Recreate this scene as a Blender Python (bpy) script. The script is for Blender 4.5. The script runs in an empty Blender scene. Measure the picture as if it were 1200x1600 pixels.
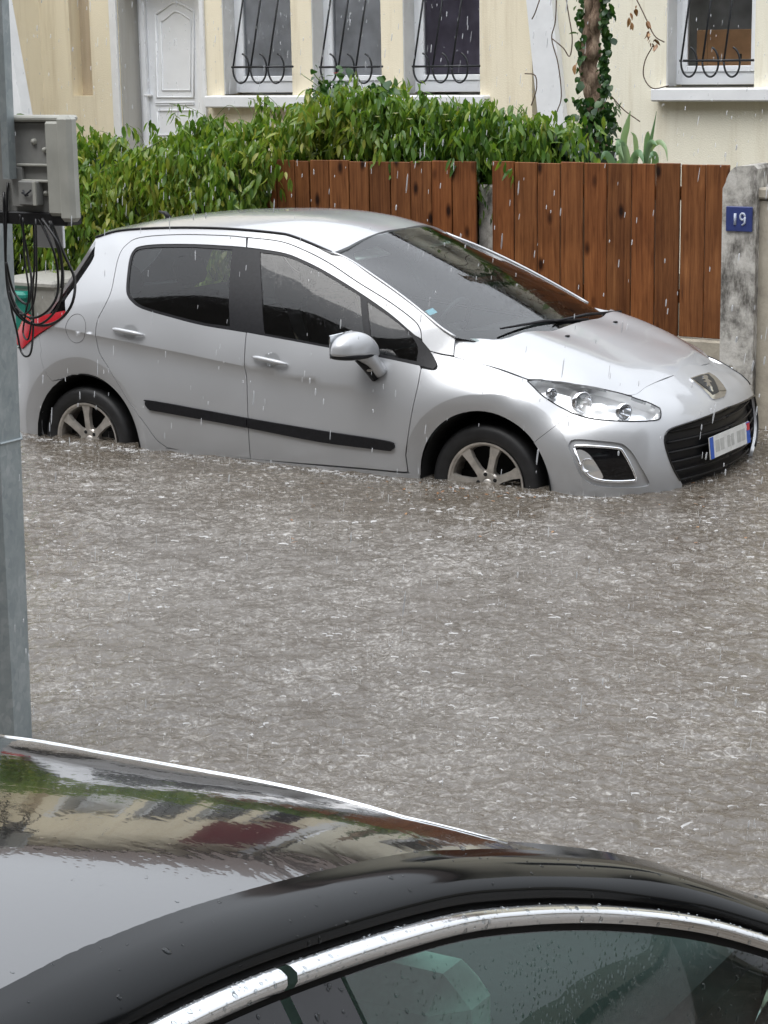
import bpy, math, random
import numpy as np
from mathutils import Matrix, Vector
from mathutils.geometry import delaunay_2d_cdt
random.seed(7); rng = np.random.default_rng(7)

# ------------------------------------------------------------------ camera, sky, sun, exposure
scene = bpy.context.scene
COL = scene.collection
# metres; x runs along the street (the silver car's forward), y away from the viewer, z up; w = -y
CAM = np.array([7.56409645, 9.64747641, 2.50662323]); YAW, PITCH, ROLL, FPX = -0.56248112, 0.225643613, 0.0178788203, 3193.14295
def cam_axes():
    f = np.array([math.sin(YAW)*math.cos(PITCH), -math.cos(YAW)*math.cos(PITCH), -math.sin(PITCH)])
    r = np.array([math.cos(YAW), math.sin(YAW), 0.]); d = np.cross(f, r)
    if d[2] > 0: d = -d
    c, s = math.cos(ROLL), math.sin(ROLL)
    return np.array([c*r+s*d, -s*r+c*d, f])
RM = cam_axes()
def project(P):
    q = (np.atleast_2d(P)-CAM) @ RM.T
    return np.stack([600+FPX*q[:, 0]/q[:, 2], 800+FPX*q[:, 1]/q[:, 2]], 1)
def ray(px, py): return np.array([(px-600)/FPX, (py-800)/FPX, 1.]) @ RM
def at_w(px, py, w): v = ray(px, py); return CAM+(w-CAM[1])/v[1]*v       # pixel -> point on the vertical plane w
def at_z(px, py, z): v = ray(px, py); return CAM+(z-CAM[2])/v[2]*v       # pixel -> point on a level plane
cd = bpy.data.cameras.new('camera'); cam = bpy.data.objects.new('camera', cd); COL.objects.link(cam); scene.camera = cam
cd.sensor_fit = 'HORIZONTAL'; cd.sensor_width = 36; cd.lens = FPX/1200*36; cd.clip_start = .05; cd.clip_end = 2000
flip = lambda v: Vector((v[0], -v[1], v[2]))
R_, D_, F_ = flip(RM[0]), flip(RM[1]), flip(RM[2])
m = Matrix((R_, -D_, -F_)).transposed().to_4x4(); m.translation = flip(CAM); cam.matrix_world = m
world = bpy.data.worlds.new('World'); scene.world = world; world.use_nodes = True
nt = world.node_tree; nt.nodes.clear()
wo = nt.nodes.new('ShaderNodeOutputWorld'); bg = nt.nodes.new('ShaderNodeBackground'); sky = nt.nodes.new('ShaderNodeTexSky'); hs = nt.nodes.new('ShaderNodeHueSaturation')
sky.sky_type = 'NISHITA'; sky.sun_disc = False; sky.sun_elevation = math.radians(62); sky.sun_rotation = math.radians(200)
sky.air_density = 1.0; sky.dust_density = 6.0; sky.ozone_density = 1.0
hs.inputs['Saturation'].default_value = .22
mxs = nt.nodes.new('ShaderNodeMixRGB'); mxs.inputs[0].default_value = .78
tc = nt.nodes.new('ShaderNodeTexCoord'); sx = nt.nodes.new('ShaderNodeSeparateXYZ'); cl = nt.nodes.new('ShaderNodeMapRange'); dk = nt.nodes.new('ShaderNodeMixRGB')      # CIE overcast deck: zenith brighter than horizon
cl.inputs['From Min'].default_value = 0; cl.inputs['From Max'].default_value = 1; cl.inputs['To Min'].default_value = 1/3; cl.inputs['To Max'].default_value = 1
dk.blend_type = 'MULTIPLY'; dk.inputs[0].default_value = 1; dk.inputs[1].default_value = (12.2, 12.8, 13.7, 1)
nt.links.new(tc.outputs['Generated'], sx.inputs[0]); nt.links.new(sx.outputs['Z'], cl.inputs['Value']); nt.links.new(cl.outputs[0], dk.inputs[2]); nt.links.new(dk.outputs[0], mxs.inputs[2])
nt.links.new(sky.outputs[0], hs.inputs['Color']); nt.links.new(hs.outputs[0], mxs.inputs[1]); nt.links.new(mxs.outputs[0], bg.inputs[0]); bg.inputs[1].default_value = .13
nt.links.new(bg.outputs[0], wo.inputs[0])
sd = bpy.data.lights.new('sun', 'SUN'); sd.energy = .9; sd.angle = math.radians(40); sd.color = (1, .98, .95)
sun = bpy.data.objects.new('sun', sd); COL.objects.link(sun); sun.rotation_euler = (math.radians(28), 0, math.radians(-20))
scene.view_settings.view_transform = 'Standard'; scene.view_settings.look = 'None'; scene.view_settings.exposure = 0.72; scene.view_settings.gamma = 1

# ------------------------------------------------------------------ materials
MATS = {}
class NT:
    def __init__(s, name):
        s.m = bpy.data.materials.new(name); s.m.use_nodes = True; s.t = s.m.node_tree; s.b = s.t.nodes['Principled BSDF']; s.o = s.t.nodes['Material Output']; s._c = None
        MATS[name] = s.m
    def n(s, ty, **kw):
        a = s.t.nodes.new('ShaderNode'+ty)
        for k, v in kw.items(): setattr(a, k, v)
        return a
    def l(s, a, b): s.t.links.new(a, b)
    def co(s):
        if not s._c: s._c = s.n('TexCoord')
        return s._c.outputs['Object']
    def mapped(s, sc, rot=(0, 0, 0)):
        mp = s.n('Mapping'); mp.inputs['Scale'].default_value = sc; mp.inputs['Rotation'].default_value = rot; s.l(s.co(), mp.inputs[0]); return mp.outputs[0]
    def noise(s, scale, detail=4, rough=.55, vec=None, dist=0):
        a = s.n('TexNoise'); a.inputs['Scale'].default_value = scale; a.inputs['Detail'].default_value = detail; a.inputs['Roughness'].default_value = rough; a.inputs['Distortion'].default_value = dist
        s.l(vec or s.co(), a.inputs['Vector']); return a.outputs['Fac']
    def ramp(s, f, stops):
        a = s.n('ValToRGB'); e = a.color_ramp.elements
        while len(e) < len(stops): e.new(.5)
        for i, (p, c) in enumerate(stops):
            e[i].position = p; e[i].color = (*c, 1) if len(c) == 3 else c
        s.l(f, a.inputs[0]); return a.outputs[0]
    def mix(s, f, a, b, mode='MIX'):
        x = s.n('MixRGB', blend_type=mode)
        for i, v in ((0, f), (1, a), (2, b)):
            if hasattr(v, 'links'): s.l(v, x.inputs[i])
            else: x.inputs[i].default_value = v if i == 0 else ((*v, 1) if len(v) == 3 else v)
        return x.outputs[0]
    def math(s, op, a, b=0):
        x = s.n('Math', operation=op)
        for i, v in ((0, a), (1, b)):
            if hasattr(v, 'links'): s.l(v, x.inputs[i])
            else: x.inputs[i].default_value = v
        return x.outputs[0]
    def bump(s, h, st=.3, dist=.01, sock='Normal'):
        a = s.n('Bump'); a.inputs['Strength'].default_value = st; a.inputs['Distance'].default_value = dist; s.l(h, a.inputs['Height']); s.l(a.outputs[0], s.b.inputs[sock]); return a.outputs[0]
    def set(s, **kw):
        for k, v in kw.items():
            k = k.replace('_', ' ')
            s.b.inputs[k].default_value = (*v, 1) if isinstance(v, tuple) and len(v) == 3 else v
        return s
    def col(s, c): s.l(c, s.b.inputs['Base Color']); return s
def plain(name, c, rough=.5, metal=0, noise_amt=.12, nscale=30, bump=0, **kw):
    t = NT(name); t.set(Roughness=rough, Metallic=metal, **kw)
    f = t.noise(nscale, 3); d = tuple(x*(1-noise_amt) for x in c); u = tuple(min(1, x*(1+noise_amt)) for x in c)
    t.col(t.ramp(f, [(.3, d), (.7, u)]))
    if bump: t.bump(f, bump, .004)
    return t.m
def drops_bump(t, scale, st, dist, sock='Normal', dens=.42):
    v = t.n('TexVoronoi', feature='F1'); v.inputs['Scale'].default_value = scale; v.inputs['Randomness'].default_value = 1; t.l(t.co(), v.inputs['Vector'])
    g = t.ramp(t.noise(scale*.35, 2), [(dens, (0, 0, 0)), (dens+.2, (1, 1, 1))])
    h = t.ramp(v.outputs['Distance'], [(0, (1, 1, 1)), (.25, (.75, .75, .75)), (.42, (0, 0, 0))])
    return t.bump(t.math('MULTIPLY', h, g), st, dist, sock)
def carpaint(name, c, metal, rough, coat_ior=1.5, drops=True):
    t = NT(name); t.set(Metallic=metal, Roughness=rough, Coat_Weight=1.0, Coat_Roughness=.05, Coat_IOR=coat_ior)
    f = t.noise(2.5, 4); t.col(t.ramp(f, [(.3, tuple(x*.95 for x in c)), (.7, c)]))
    if drops: drops_bump(t, 160, .10, .002, 'Coat Normal')
    return t.m
carpaint('silver_paint', (.445, .452, .465), .34, .36); plain('seam_grey', (.12, .12, .12), .6)
def black_paint():
    t = NT('black_paint'); t.set(Metallic=0., Roughness=.12, Coat_Weight=1.0, Coat_Roughness=.015, Coat_IOR=1.95, Base_Color=(.006, .006, .007))
    a = t.noise(9, 3, .5, t.mapped((1, 1.6, 1)), .4); b = t.noise(34, 3, .6)
    v = t.n('TexVoronoi', feature='F1'); v.inputs['Scale'].default_value = 75; t.l(t.co(), v.inputs['Vector']); bead = t.math('MULTIPLY', t.ramp(v.outputs['Distance'], [(0, (1, 1, 1)), (.34, (0, 0, 0))]), t.ramp(t.noise(16, 3), [(.50, (0, 0, 0)), (.62, (1, 1, 1))]))
    t.bump(t.math('ADD', a, t.math('ADD', t.math('MULTIPLY', b, .14), t.math('MULTIPLY', bead, .16))), .07, .01, 'Coat Normal'); return t.m
black_paint()
carpaint('silver_cup', (.42, .43, .44), .72, .4)
plain('black_rail_paint', (.004, .005, .006), .07, 0, .2, 10, Specular_IOR_Level=.24)
plain('black_plastic', (.010, .010, .012), .42, 0, .3, 60, .05, Specular_IOR_Level=.28)
plain('black_gloss', (.006, .006, .007), .07, 0, .1)
plain('dark_void', (.006, .006, .006), .9)
plain('grille_black', (.008, .008, .009), .35, Specular_IOR_Level=.2)
plain('rubber', (.014, .014, .015), .55, 0, .35, 18, .1)
plain('chrome', (.82, .83, .85), .07, 1, .03)
def wet_chrome():
    t = NT('wet_chrome'); t.set(Base_Color=(.86, .87, .88), Metallic=1, Roughness=.10); drops_bump(t, 230, .16, .002, dens=.5); return t.m
wet_chrome()
plain('alloy', (.56, .53, .49), .35, .7, .18, 25, .03)
plain('seat_fabric', (.035, .035, .038), .85)
plain('light_fabric', (.62, .64, .61), .8)
plain('dashboard', (.02, .02, .021), .6)
plain('mirror_glass', (.7, .72, .74), .03, 1)
plain('plate_white', (.62, .62, .60), .4); plain('plate_smudge', (.42, .42, .40), .5); plain('plate_blue', (.02, .09, .42), .4); plain('plate_red', (.5, .03, .04), .4); plain('plate_ink', (.03, .03, .04), .5)
plain('badge_dark', (.02, .021, .022), .3); plain('sticker', (.35, .6, .72), .5)
plain('red_lens', (.36, .006, .014), .2, 0, .1, 30)
def glass(name, tint, ior=1.5, drops=None, alpha_gloss=1.0, rough=.01):
    t = NT(name); t.t.nodes.remove(t.b)
    tr = t.n('BsdfTransparent'); tr.inputs[0].default_value = (*tint, 1); gl = t.n('BsdfGlossy'); gl.inputs['Roughness'].default_value = rough; gl.inputs[0].default_value = (alpha_gloss,)*3+(1,)
    fr = t.n('Fresnel'); fr.inputs[0].default_value = ior; mx = t.n('MixShader')
    if drops:
        t.b = gl; nb = drops_bump(t, drops[0], drops[1], drops[2]); t.l(nb, fr.inputs['Normal'])
    t.l(fr.outputs[0], mx.inputs[0]); t.l(tr.outputs[0], mx.inputs[1]); t.l(gl.outputs[0], mx.inputs[2]); t.l(mx.outputs[0], t.o.inputs[0]); return t.m
glass('windscreen_glass', (.72, .82, .79), 1.78, (120, .14, .002))
glass('side_glass', (.34, .39, .39), 1.52, (120, .10, .002))
glass('green_glass', (.62, .93, .83), 1.55, (95, .11, .003))
glass('bead_water', (.86, .88, .89), 1.33)
glass('lamp_lens', (.93, .94, .95), 1.45)
glass('window_glass', (.9, .9, .9), 1.3)
def reflector():
    t = NT('lamp_reflector'); t.set(Metallic=.85, Roughness=.28, Base_Color=(.93, .93, .93))
    v = t.n('TexVoronoi', feature='F1'); v.inputs['Scale'].default_value = 11; t.l(t.mapped((1, 1, 2.2)), v.inputs['Vector'])
    t.bump(v.outputs['Distance'], .35, .02); return t.m
reflector()
def render_wall(name, c, stain=.12):
    t = NT(name); t.set(Roughness=.9)
    a = t.noise(1.1, 5, .6, t.mapped((1, 1, .45))); b = t.noise(70, 3)
    base = t.ramp(a, [(.25, tuple(x*(1-stain) for x in c)), (.6, c), (.85, tuple(min(1, x*1.04) for x in c))])
    dirt = t.ramp(t.noise(2.2, 6, .7, t.mapped((3.2, 3.2, .22))), [(.50, (1, 1, 1)), (.78, (.76, .72, .66))])
    t.col(t.mix(1, base, dirt, 'MULTIPLY')); v = t.n('TexVoronoi'); v.inputs['Scale'].default_value = 85; t.l(t.co(), v.inputs['Vector'])
    t.bump(t.math('ADD', b, v.outputs['Distance']), .16, .008); return t.m
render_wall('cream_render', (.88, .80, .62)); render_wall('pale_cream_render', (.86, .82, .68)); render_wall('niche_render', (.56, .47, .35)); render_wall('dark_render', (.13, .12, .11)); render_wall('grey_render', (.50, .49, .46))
plain('white_paint', (.78, .79, .80), .45, 0, .05, 6); plain('white_pvc', (.86, .88, .91), .3, 0, .03, 6)
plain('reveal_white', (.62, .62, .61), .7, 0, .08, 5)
plain('iron_black', (.018, .02, .024), .45, .2, .2)
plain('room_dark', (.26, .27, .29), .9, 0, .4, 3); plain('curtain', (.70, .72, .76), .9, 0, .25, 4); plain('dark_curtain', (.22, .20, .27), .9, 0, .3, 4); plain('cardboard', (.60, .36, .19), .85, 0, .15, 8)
plain('maroon', (.13, .016, .022), .6, 0, .15, 4); plain('roof_tile', (.085, .055, .042), .8, 0, .3, 12)
def wood():
    t = NT('stained_wood'); t.set(Roughness=.5)
    oi = t.n('ObjectInfo'); mp = t.n('Mapping'); mp.inputs['Scale'].default_value = (14, 14, 1.1)
    va = t.n('VectorMath', operation='ADD'); sc = t.n('VectorMath', operation='SCALE'); sc.inputs['Scale'].default_value = 19.
    cm = t.n('CombineXYZ'); t.l(oi.outputs['Random'], cm.inputs[0]); t.l(oi.outputs['Random'], cm.inputs[2]); t.l(cm.outputs[0], sc.inputs[0]); t.l(t.co(), va.inputs[0]); t.l(sc.outputs[0], va.inputs[1]); t.l(va.outputs[0], mp.inputs[0])
    g = t.noise(1.6, 6, .65, mp.outputs[0], 1.2)
    mf = t.n('Mapping'); mf.inputs['Scale'].default_value = (75, 75, 2.2); t.l(va.outputs[0], mf.inputs[0]); fine = t.noise(1., 5, .7, mf.outputs[0], .6)
    gg = t.mix(.5, g, fine)
    c = t.ramp(gg, [(.32, (.075, .026, .010)), (.45, (.175, .065, .022)), (.56, (.255, .102, .036)), (.72, (.36, .158, .060))])
    k = t.n('TexVoronoi'); k.inputs['Scale'].default_value = 1.0; mk = t.n('Mapping'); mk.inputs['Scale'].default_value = (8.5, 2, 3.8); t.l(va.outputs[0], mk.inputs[0]); t.l(mk.outputs[0], k.inputs['Vector'])
    kn = t.ramp(k.outputs['Distance'], [(.08, (.10, .08, .07)), (.15, (.55, .5, .45)), (.22, (1, 1, 1))])
    wear = t.ramp(t.noise(3.2, 4, .6, t.mapped((1, 1, .5))), [(.35, (.62, .58, .56)), (.6, (1, 1, 1))])
    tone = t.ramp(oi.outputs['Random'], [(0, (.66, .64, .62)), (.5, (1, 1, 1)), (1, (1.0, .88, .78))])
    t.col(t.mix(1, t.mix(1, t.mix(1, c, kn, 'MULTIPLY'), wear, 'MULTIPLY'), tone, 'MULTIPLY')); t.b.inputs['Specular IOR Level'].default_value = .25; t.bump(fine, .5, .004); return t.m
wood()
def concrete(name, lo, mid, hi, stain=True):
    t = NT(name); t.set(Roughness=.85)
    a = t.noise(9, 8, .72); b = t.noise(2.6, 6, .7, t.mapped((2.2, 2.2, .9)))
    c = t.ramp(a, [(.3, lo), (.5, mid), (.72, hi)])
    if stain: c = t.mix(1, c, t.ramp(b, [(.38, (.22, .21, .20)), (.52, (1, 1, 1))]), 'MULTIPLY')
    t.col(c); t.bump(a, .6, .012); return t.m
concrete('stained_concrete', (.16, .15, .135), (.46, .44, .40), (.62, .60, .56)); concrete('plain_concrete', (.30, .27, .22), (.40, .36, .29), (.46, .42, .34), False)
concrete('asphalt', (.03, .03, .03), (.05, .05, .05), (.07, .07, .07), False); concrete('soil', (.03, .025, .015), (.06, .05, .03), (.09, .075, .05), False); concrete('paving', (.2, .19, .18), (.3, .28, .26), (.36, .34, .32), False)
def galvanised():
    t = NT('galvanised_steel'); t.set(Roughness=.48, Metallic=.45)
    v = t.n('TexVoronoi'); v.inputs['Scale'].default_value = 70; t.l(t.mapped((1, 1, .6)), v.inputs['Vector'])
    sp = t.mix(.22, t.noise(7, 7, .7), v.outputs['Color'], 'MIX'); bw = t.n('RGBToBW'); t.l(sp, bw.inputs[0])
    t.col(t.ramp(bw.outputs[0], [(.25, (.25, .29, .305)), (.55, (.35, .39, .40)), (.72, (.47, .50, .51))])); return t.m
galvanised()
plain('cabinet_grey', (.40, .40, .36), .55, 0, .14, 9, .03); plain('cabinet_back', (.23, .23, .22), .55, 0, .2, 12); plain('cable_black', (.010, .010, .011), .4)
plain('bin_green', (.01, .19, .14), .45); plain('bin_grey', (.30, .29, .26), .6); plain('sign_blue', (.03, .045, .16), .35); plain('sign_white', (.42, .46, .55), .5)
def leafmat(name, stops, trans=.35):
    t = NT(name); t.set(Roughness=.33)
    at = t.n('Attribute', attribute_name='tone'); c = t.ramp(at.outputs['Fac'], stops); t.col(c)
    tl = t.n('BsdfTranslucent'); t.l(t.mix(1, c, (1.0, 1.05, .5), 'MULTIPLY'), tl.inputs[0]); mx = t.n('MixShader'); mx.inputs[0].default_value = trans
    t.l(t.b.outputs[0], mx.inputs[1]); t.l(tl.outputs[0], mx.inputs[2]); t.l(mx.outputs[0], t.o.inputs[0]); return t.m
leafmat('creeper_leaf', [(0, (.03, .075, .015)), (.3, (.075, .165, .026)), (.6, (.145, .25, .036)), (.85, (.25, .33, .05)), (1, (.33, .34, .065))], .45)
leafmat('dark_leaf', [(0, (.012, .04, .014)), (.5, (.03, .085, .022)), (1, (.07, .15, .03))])
leafmat('iris_leaf', [(0, (.12, .22, .13)), (.5, (.21, .36, .20)), (1, (.34, .47, .27))]); leafmat('petal', [(0, (.6, .12, .14)), (.5, (.75, .72, .62)), (1, (.8, .78, .7))])
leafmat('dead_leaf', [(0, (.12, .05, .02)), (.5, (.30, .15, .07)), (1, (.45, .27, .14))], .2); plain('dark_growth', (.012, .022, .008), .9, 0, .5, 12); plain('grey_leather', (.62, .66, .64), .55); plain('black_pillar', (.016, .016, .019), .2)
plain('stem_green', (.10, .14, .04), .6); plain('twig_brown', (.10, .065, .045), .8)
def bark():
    t = NT('bark'); t.set(Roughness=.85); a = t.noise(3.5, 7, .7, t.mapped((7, 7, 1.3)), .8)
    t.col(t.ramp(a, [(.32, (.06, .04, .03)), (.48, (.22, .145, .10)), (.68, (.48, .36, .26))])); t.bump(a, .9, .03); return t.m
bark()
def water_mat():
    t = NT('flood_water'); t.set(Roughness=.04, IOR=1.45, Specular_IOR_Level=.75)
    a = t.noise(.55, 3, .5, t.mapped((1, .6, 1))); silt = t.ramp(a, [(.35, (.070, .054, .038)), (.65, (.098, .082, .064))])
    fl = t.mapped((1, 1, .2)); big = t.noise(1.7, 4, .6, fl); f1 = t.noise(27, 4, .60, fl, 1.5); f2 = t.noise(62, 3, .6, fl, 1.2)      # pale flecks: air bubbles, and ripple glints painted into the colour
    froth_glints = t.math('ADD', t.math('MULTIPLY', f1, .62), t.math('ADD', t.math('MULTIPLY', f2, .38), t.math('MULTIPLY', t.math('SUBTRACT', big, .5), .26)))
    m = t.ramp(froth_glints, [(.475, (0, 0, 0)), (.57, (.28, .28, .28)), (.68, (1, 1, 1))])
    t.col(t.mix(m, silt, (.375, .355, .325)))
    b = t.noise(62, 3, .6, fl, .8); t.bump(b, .24, .02); return t.m
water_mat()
def rain_mat():
    t = NT('rain_drop'); t.set(Base_Color=(.9, .92, .95), Roughness=.2, Specular_IOR_Level=.6); tr = t.n('BsdfTransparent'); mx = t.n('MixShader'); mx.inputs[0].default_value = .5
    t.l(t.b.outputs[0], mx.inputs[1]); t.l(tr.outputs[0], mx.inputs[2]); t.l(mx.outputs[0], t.o.inputs[0]); return t.m
rain_mat()
def splash_mat():
    t = NT('splash_water'); t.set(Base_Color=(.80, .80, .80), Roughness=.08, Specular_IOR_Level=.8); tr = t.n('BsdfTransparent'); mx = t.n('MixShader'); mx.inputs[0].default_value = .52
    t.l(t.b.outputs[0], mx.inputs[1]); t.l(tr.outputs[0], mx.inputs[2]); t.l(mx.outputs[0], t.o.inputs[0]); return t.m
splash_mat()

# ------------------------------------------------------------------ object helpers (points are given as x, w, z and flipped here)
def link(o, parent=None, label=None, cat=None, group=None, kind=None):
    COL.objects.link(o)
    if parent is not None:
        o.parent = parent; o.matrix_parent_inverse = Matrix.Translation(-parent.location) if parent.type == 'EMPTY' else Matrix()
    for k, v in (('label', label), ('category', cat), ('group', group), ('kind', kind)):
        if v: o[k] = v
    return o
def thing(name, loc, label, cat, group=None):
    o = bpy.data.objects.new(name, None); o.empty_display_size = .2; o.location = (loc[0], -loc[1], loc[2]); return link(o, None, label, cat, group)
def mesh_obj(name, V, F, mat, parent=None, smooth=False, normals=None, tone=None, **kw):
    me = bpy.data.meshes.new(name); V = np.asarray(V, float).copy(); V[:, 1] *= -1
    me.from_pydata(V.tolist(), [], [tuple(reversed(f)) for f in F]); me.materials.append(MATS[mat])
    if smooth: me.polygons.foreach_set('use_smooth', np.ones(len(me.polygons), bool))
    if tone is not None:
        a = me.attributes.new('tone', 'FLOAT', 'POINT'); a.data.foreach_set('value', np.asarray(tone, np.float32))
    me.validate(); me.update()
    if normals is not None:
        N = np.asarray(normals, float).copy(); N[:, 1] *= -1; me.normals_split_custom_set_from_vertices(N.tolist())
    return link(bpy.data.objects.new(name, me), parent, **{{'category': 'cat'}.get(k, k): v for k, v in kw.items()})
class MB:
    """collects simple shapes (x, w, z) into one mesh"""
    def __init__(s): s.v = []; s.f = []
    def add(s, V, F): k = len(s.v); s.v += [tuple(p) for p in V]; s.f += [tuple(i+k for i in f) for f in F]; return s
    def box(s, a, b, bev=0.0, rot=None, org=None):
        a, b = np.minimum(a, b).astype(float), np.maximum(a, b).astype(float)
        if bev <= 0:
            V = np.array([[(a, b)[i][0], (a, b)[j][1], (a, b)[k][2]] for i in (0, 1) for j in (0, 1) for k in (0, 1)])
            F = [(0, 4, 6, 2), (1, 3, 7, 5), (0, 1, 5, 4), (2, 6, 7, 3), (0, 2, 3, 1), (4, 5, 7, 6)]
        else:
            V = []; idx = {}
            for i in (0, 1):
                for j in (0, 1):
                    for k in (0, 1):
                        c = [(a, b)[q][d] for d, q in enumerate((i, j, k))]; sg = [1 if q == 0 else -1 for q in (i, j, k)]
                        for d in range(3):
                            p = [c[e]+(0 if e == d else sg[e]*bev) for e in range(3)]; idx[(i, j, k, d)] = len(V); V.append(p)
            F = []
            for d in range(3):
                e, g = [(1, 2), (2, 0), (0, 1)][d]
                for q in (0, 1):
                    def K(ee, gg): t = [0, 0, 0]; t[d] = q; t[e] = ee; t[g] = gg; return idx[(*t, d)]
                    f = [K(0, 0), K(1, 0), K(1, 1), K(0, 1)]; F.append(tuple(f if q == 1 else f[::-1]))
            for d in range(3):           # edge strips along axis d
                e, g = [(1, 2), (2, 0), (0, 1)][d]
                for ee in (0, 1):
                    for gg in (0, 1):
                        def K(q, dd): t = [0, 0, 0]; t[d] = q; t[e] = ee; t[g] = gg; return idx[(*t, dd)]
                        f = [K(0, e), K(1, e), K(1, g), K(0, g)]; F.append(tuple(f if (ee == gg) else f[::-1]))
            for i in (0, 1):
                for j in (0, 1):
                    for k in (0, 1):
                        f = [idx[(i, j, k, d)] for d in range(3)]; F.append(tuple(f if (i+j+k) % 2 else f[::-1]))
            V = np.array(V)
        if rot is not None: V = (np.asarray(V)-org) @ np.asarray(rot).T+org
        return s.add(V, F)
    def tube(s, pts, r, n=8, cap=True):
        pts = np.asarray(pts, float); m_ = len(pts); r = np.broadcast_to(r, m_); T = np.gradient(pts, axis=0); T /= np.linalg.norm(T, axis=1)[:, None]+1e-9
        up = np.array([0, 0, 1.]) if abs(T[0][2]) < .9 else np.array([1., 0, 0]); V = []
        u = np.cross(T[0], up); u /= np.linalg.norm(u)
        for i in range(m_):
            u = u-T[i]*np.dot(u, T[i]); u /= np.linalg.norm(u)+1e-9; v = np.cross(T[i], u)
            for k in range(n):
                a = 2*math.pi*k/n; V.append(pts[i]+r[i]*(math.cos(a)*u+math.sin(a)*v))
        F = [(i*n+k, i*n+(k+1) % n, (i+1)*n+(k+1) % n, (i+1)*n+k) for i in range(m_-1) for k in range(n)]
        if cap: F += [tuple(range(n))[::-1], tuple(range((m_-1)*n, m_*n))]
        return s.add(V, F)
    def lathe(s, prof, c, axis=(0, 1, 0), n=32, a0=0, a1=2*math.pi):
        """prof: (radius, distance along axis)"""
        ax = np.asarray(axis, float); ax /= np.linalg.norm(ax); t = np.array([0, 0, 1.]) if abs(ax[2]) < .9 else np.array([1., 0, 0])
        u = np.cross(ax, t); u /= np.linalg.norm(u); v = np.cross(ax, u); full = abs(a1-a0-2*math.pi) < 1e-6; nn = n if full else n+1; V = []
        for r, d in prof:
            for k in range(nn):
                a = a0+(a1-a0)*k/n; V.append(np.asarray(c)+ax*d+r*(math.cos(a)*u+math.sin(a)*v))
        F = [(i*nn+k, i*nn+(k+1) % nn, (i+1)*nn+(k+1) % nn, (i+1)*nn+k) for i in range(len(prof)-1) for k in range(n)]
        return s.add(V, F)
    def grid(s, P):
        a, b = P.shape[:2]; return s.add(P.reshape(-1, 3), [(i*b+j, (i+1)*b+j, (i+1)*b+j+1, i*b+j+1) for i in range(a-1) for j in range(b-1)])
    def extrude(s, poly, axis, d0, d1):
        """a polygon in two axes, extruded along the third"""
        n = len(poly); o = [i for i in range(3) if i != axis]; V = []
        for d in (d0, d1):
            for p in poly: q = [0, 0, 0]; q[o[0]] = p[0]; q[o[1]] = p[1]; q[axis] = d; V.append(q)
        F = [tuple(range(n)), tuple(range(2*n-1, n-1, -1))]+[(i, n+i, n+(i+1) % n, (i+1) % n) for i in range(n)]
        return s.add(V, F)
    def obj(s, name, mat, parent=None, smooth=False, **kw): return mesh_obj(name, s.v, s.f, mat, parent, smooth, **kw)
def fix_normals(o):
    import bmesh
    b = bmesh.new(); b.from_mesh(o.data); bmesh.ops.recalc_face_normals(b, faces=b.faces); b.to_mesh(o.data); b.free(); return o
def catmull(P, per=6):
    P = np.asarray(P, float)
    if len(P) < 3: return P
    Q = np.vstack([2*P[0]-P[1], P, 2*P[-1]-P[-2]]); out = []
    for i in range(1, len(Q)-2):
        for k in range(per):
            t = k/per; a, b, c, d = Q[i-1:i+3]; out.append(.5*((2*b)+(c-a)*t+(2*a-5*b+4*c-d)*t*t+(3*b-a-3*c+d)*t**3))
    return np.vstack([out, P[-1]])
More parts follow.
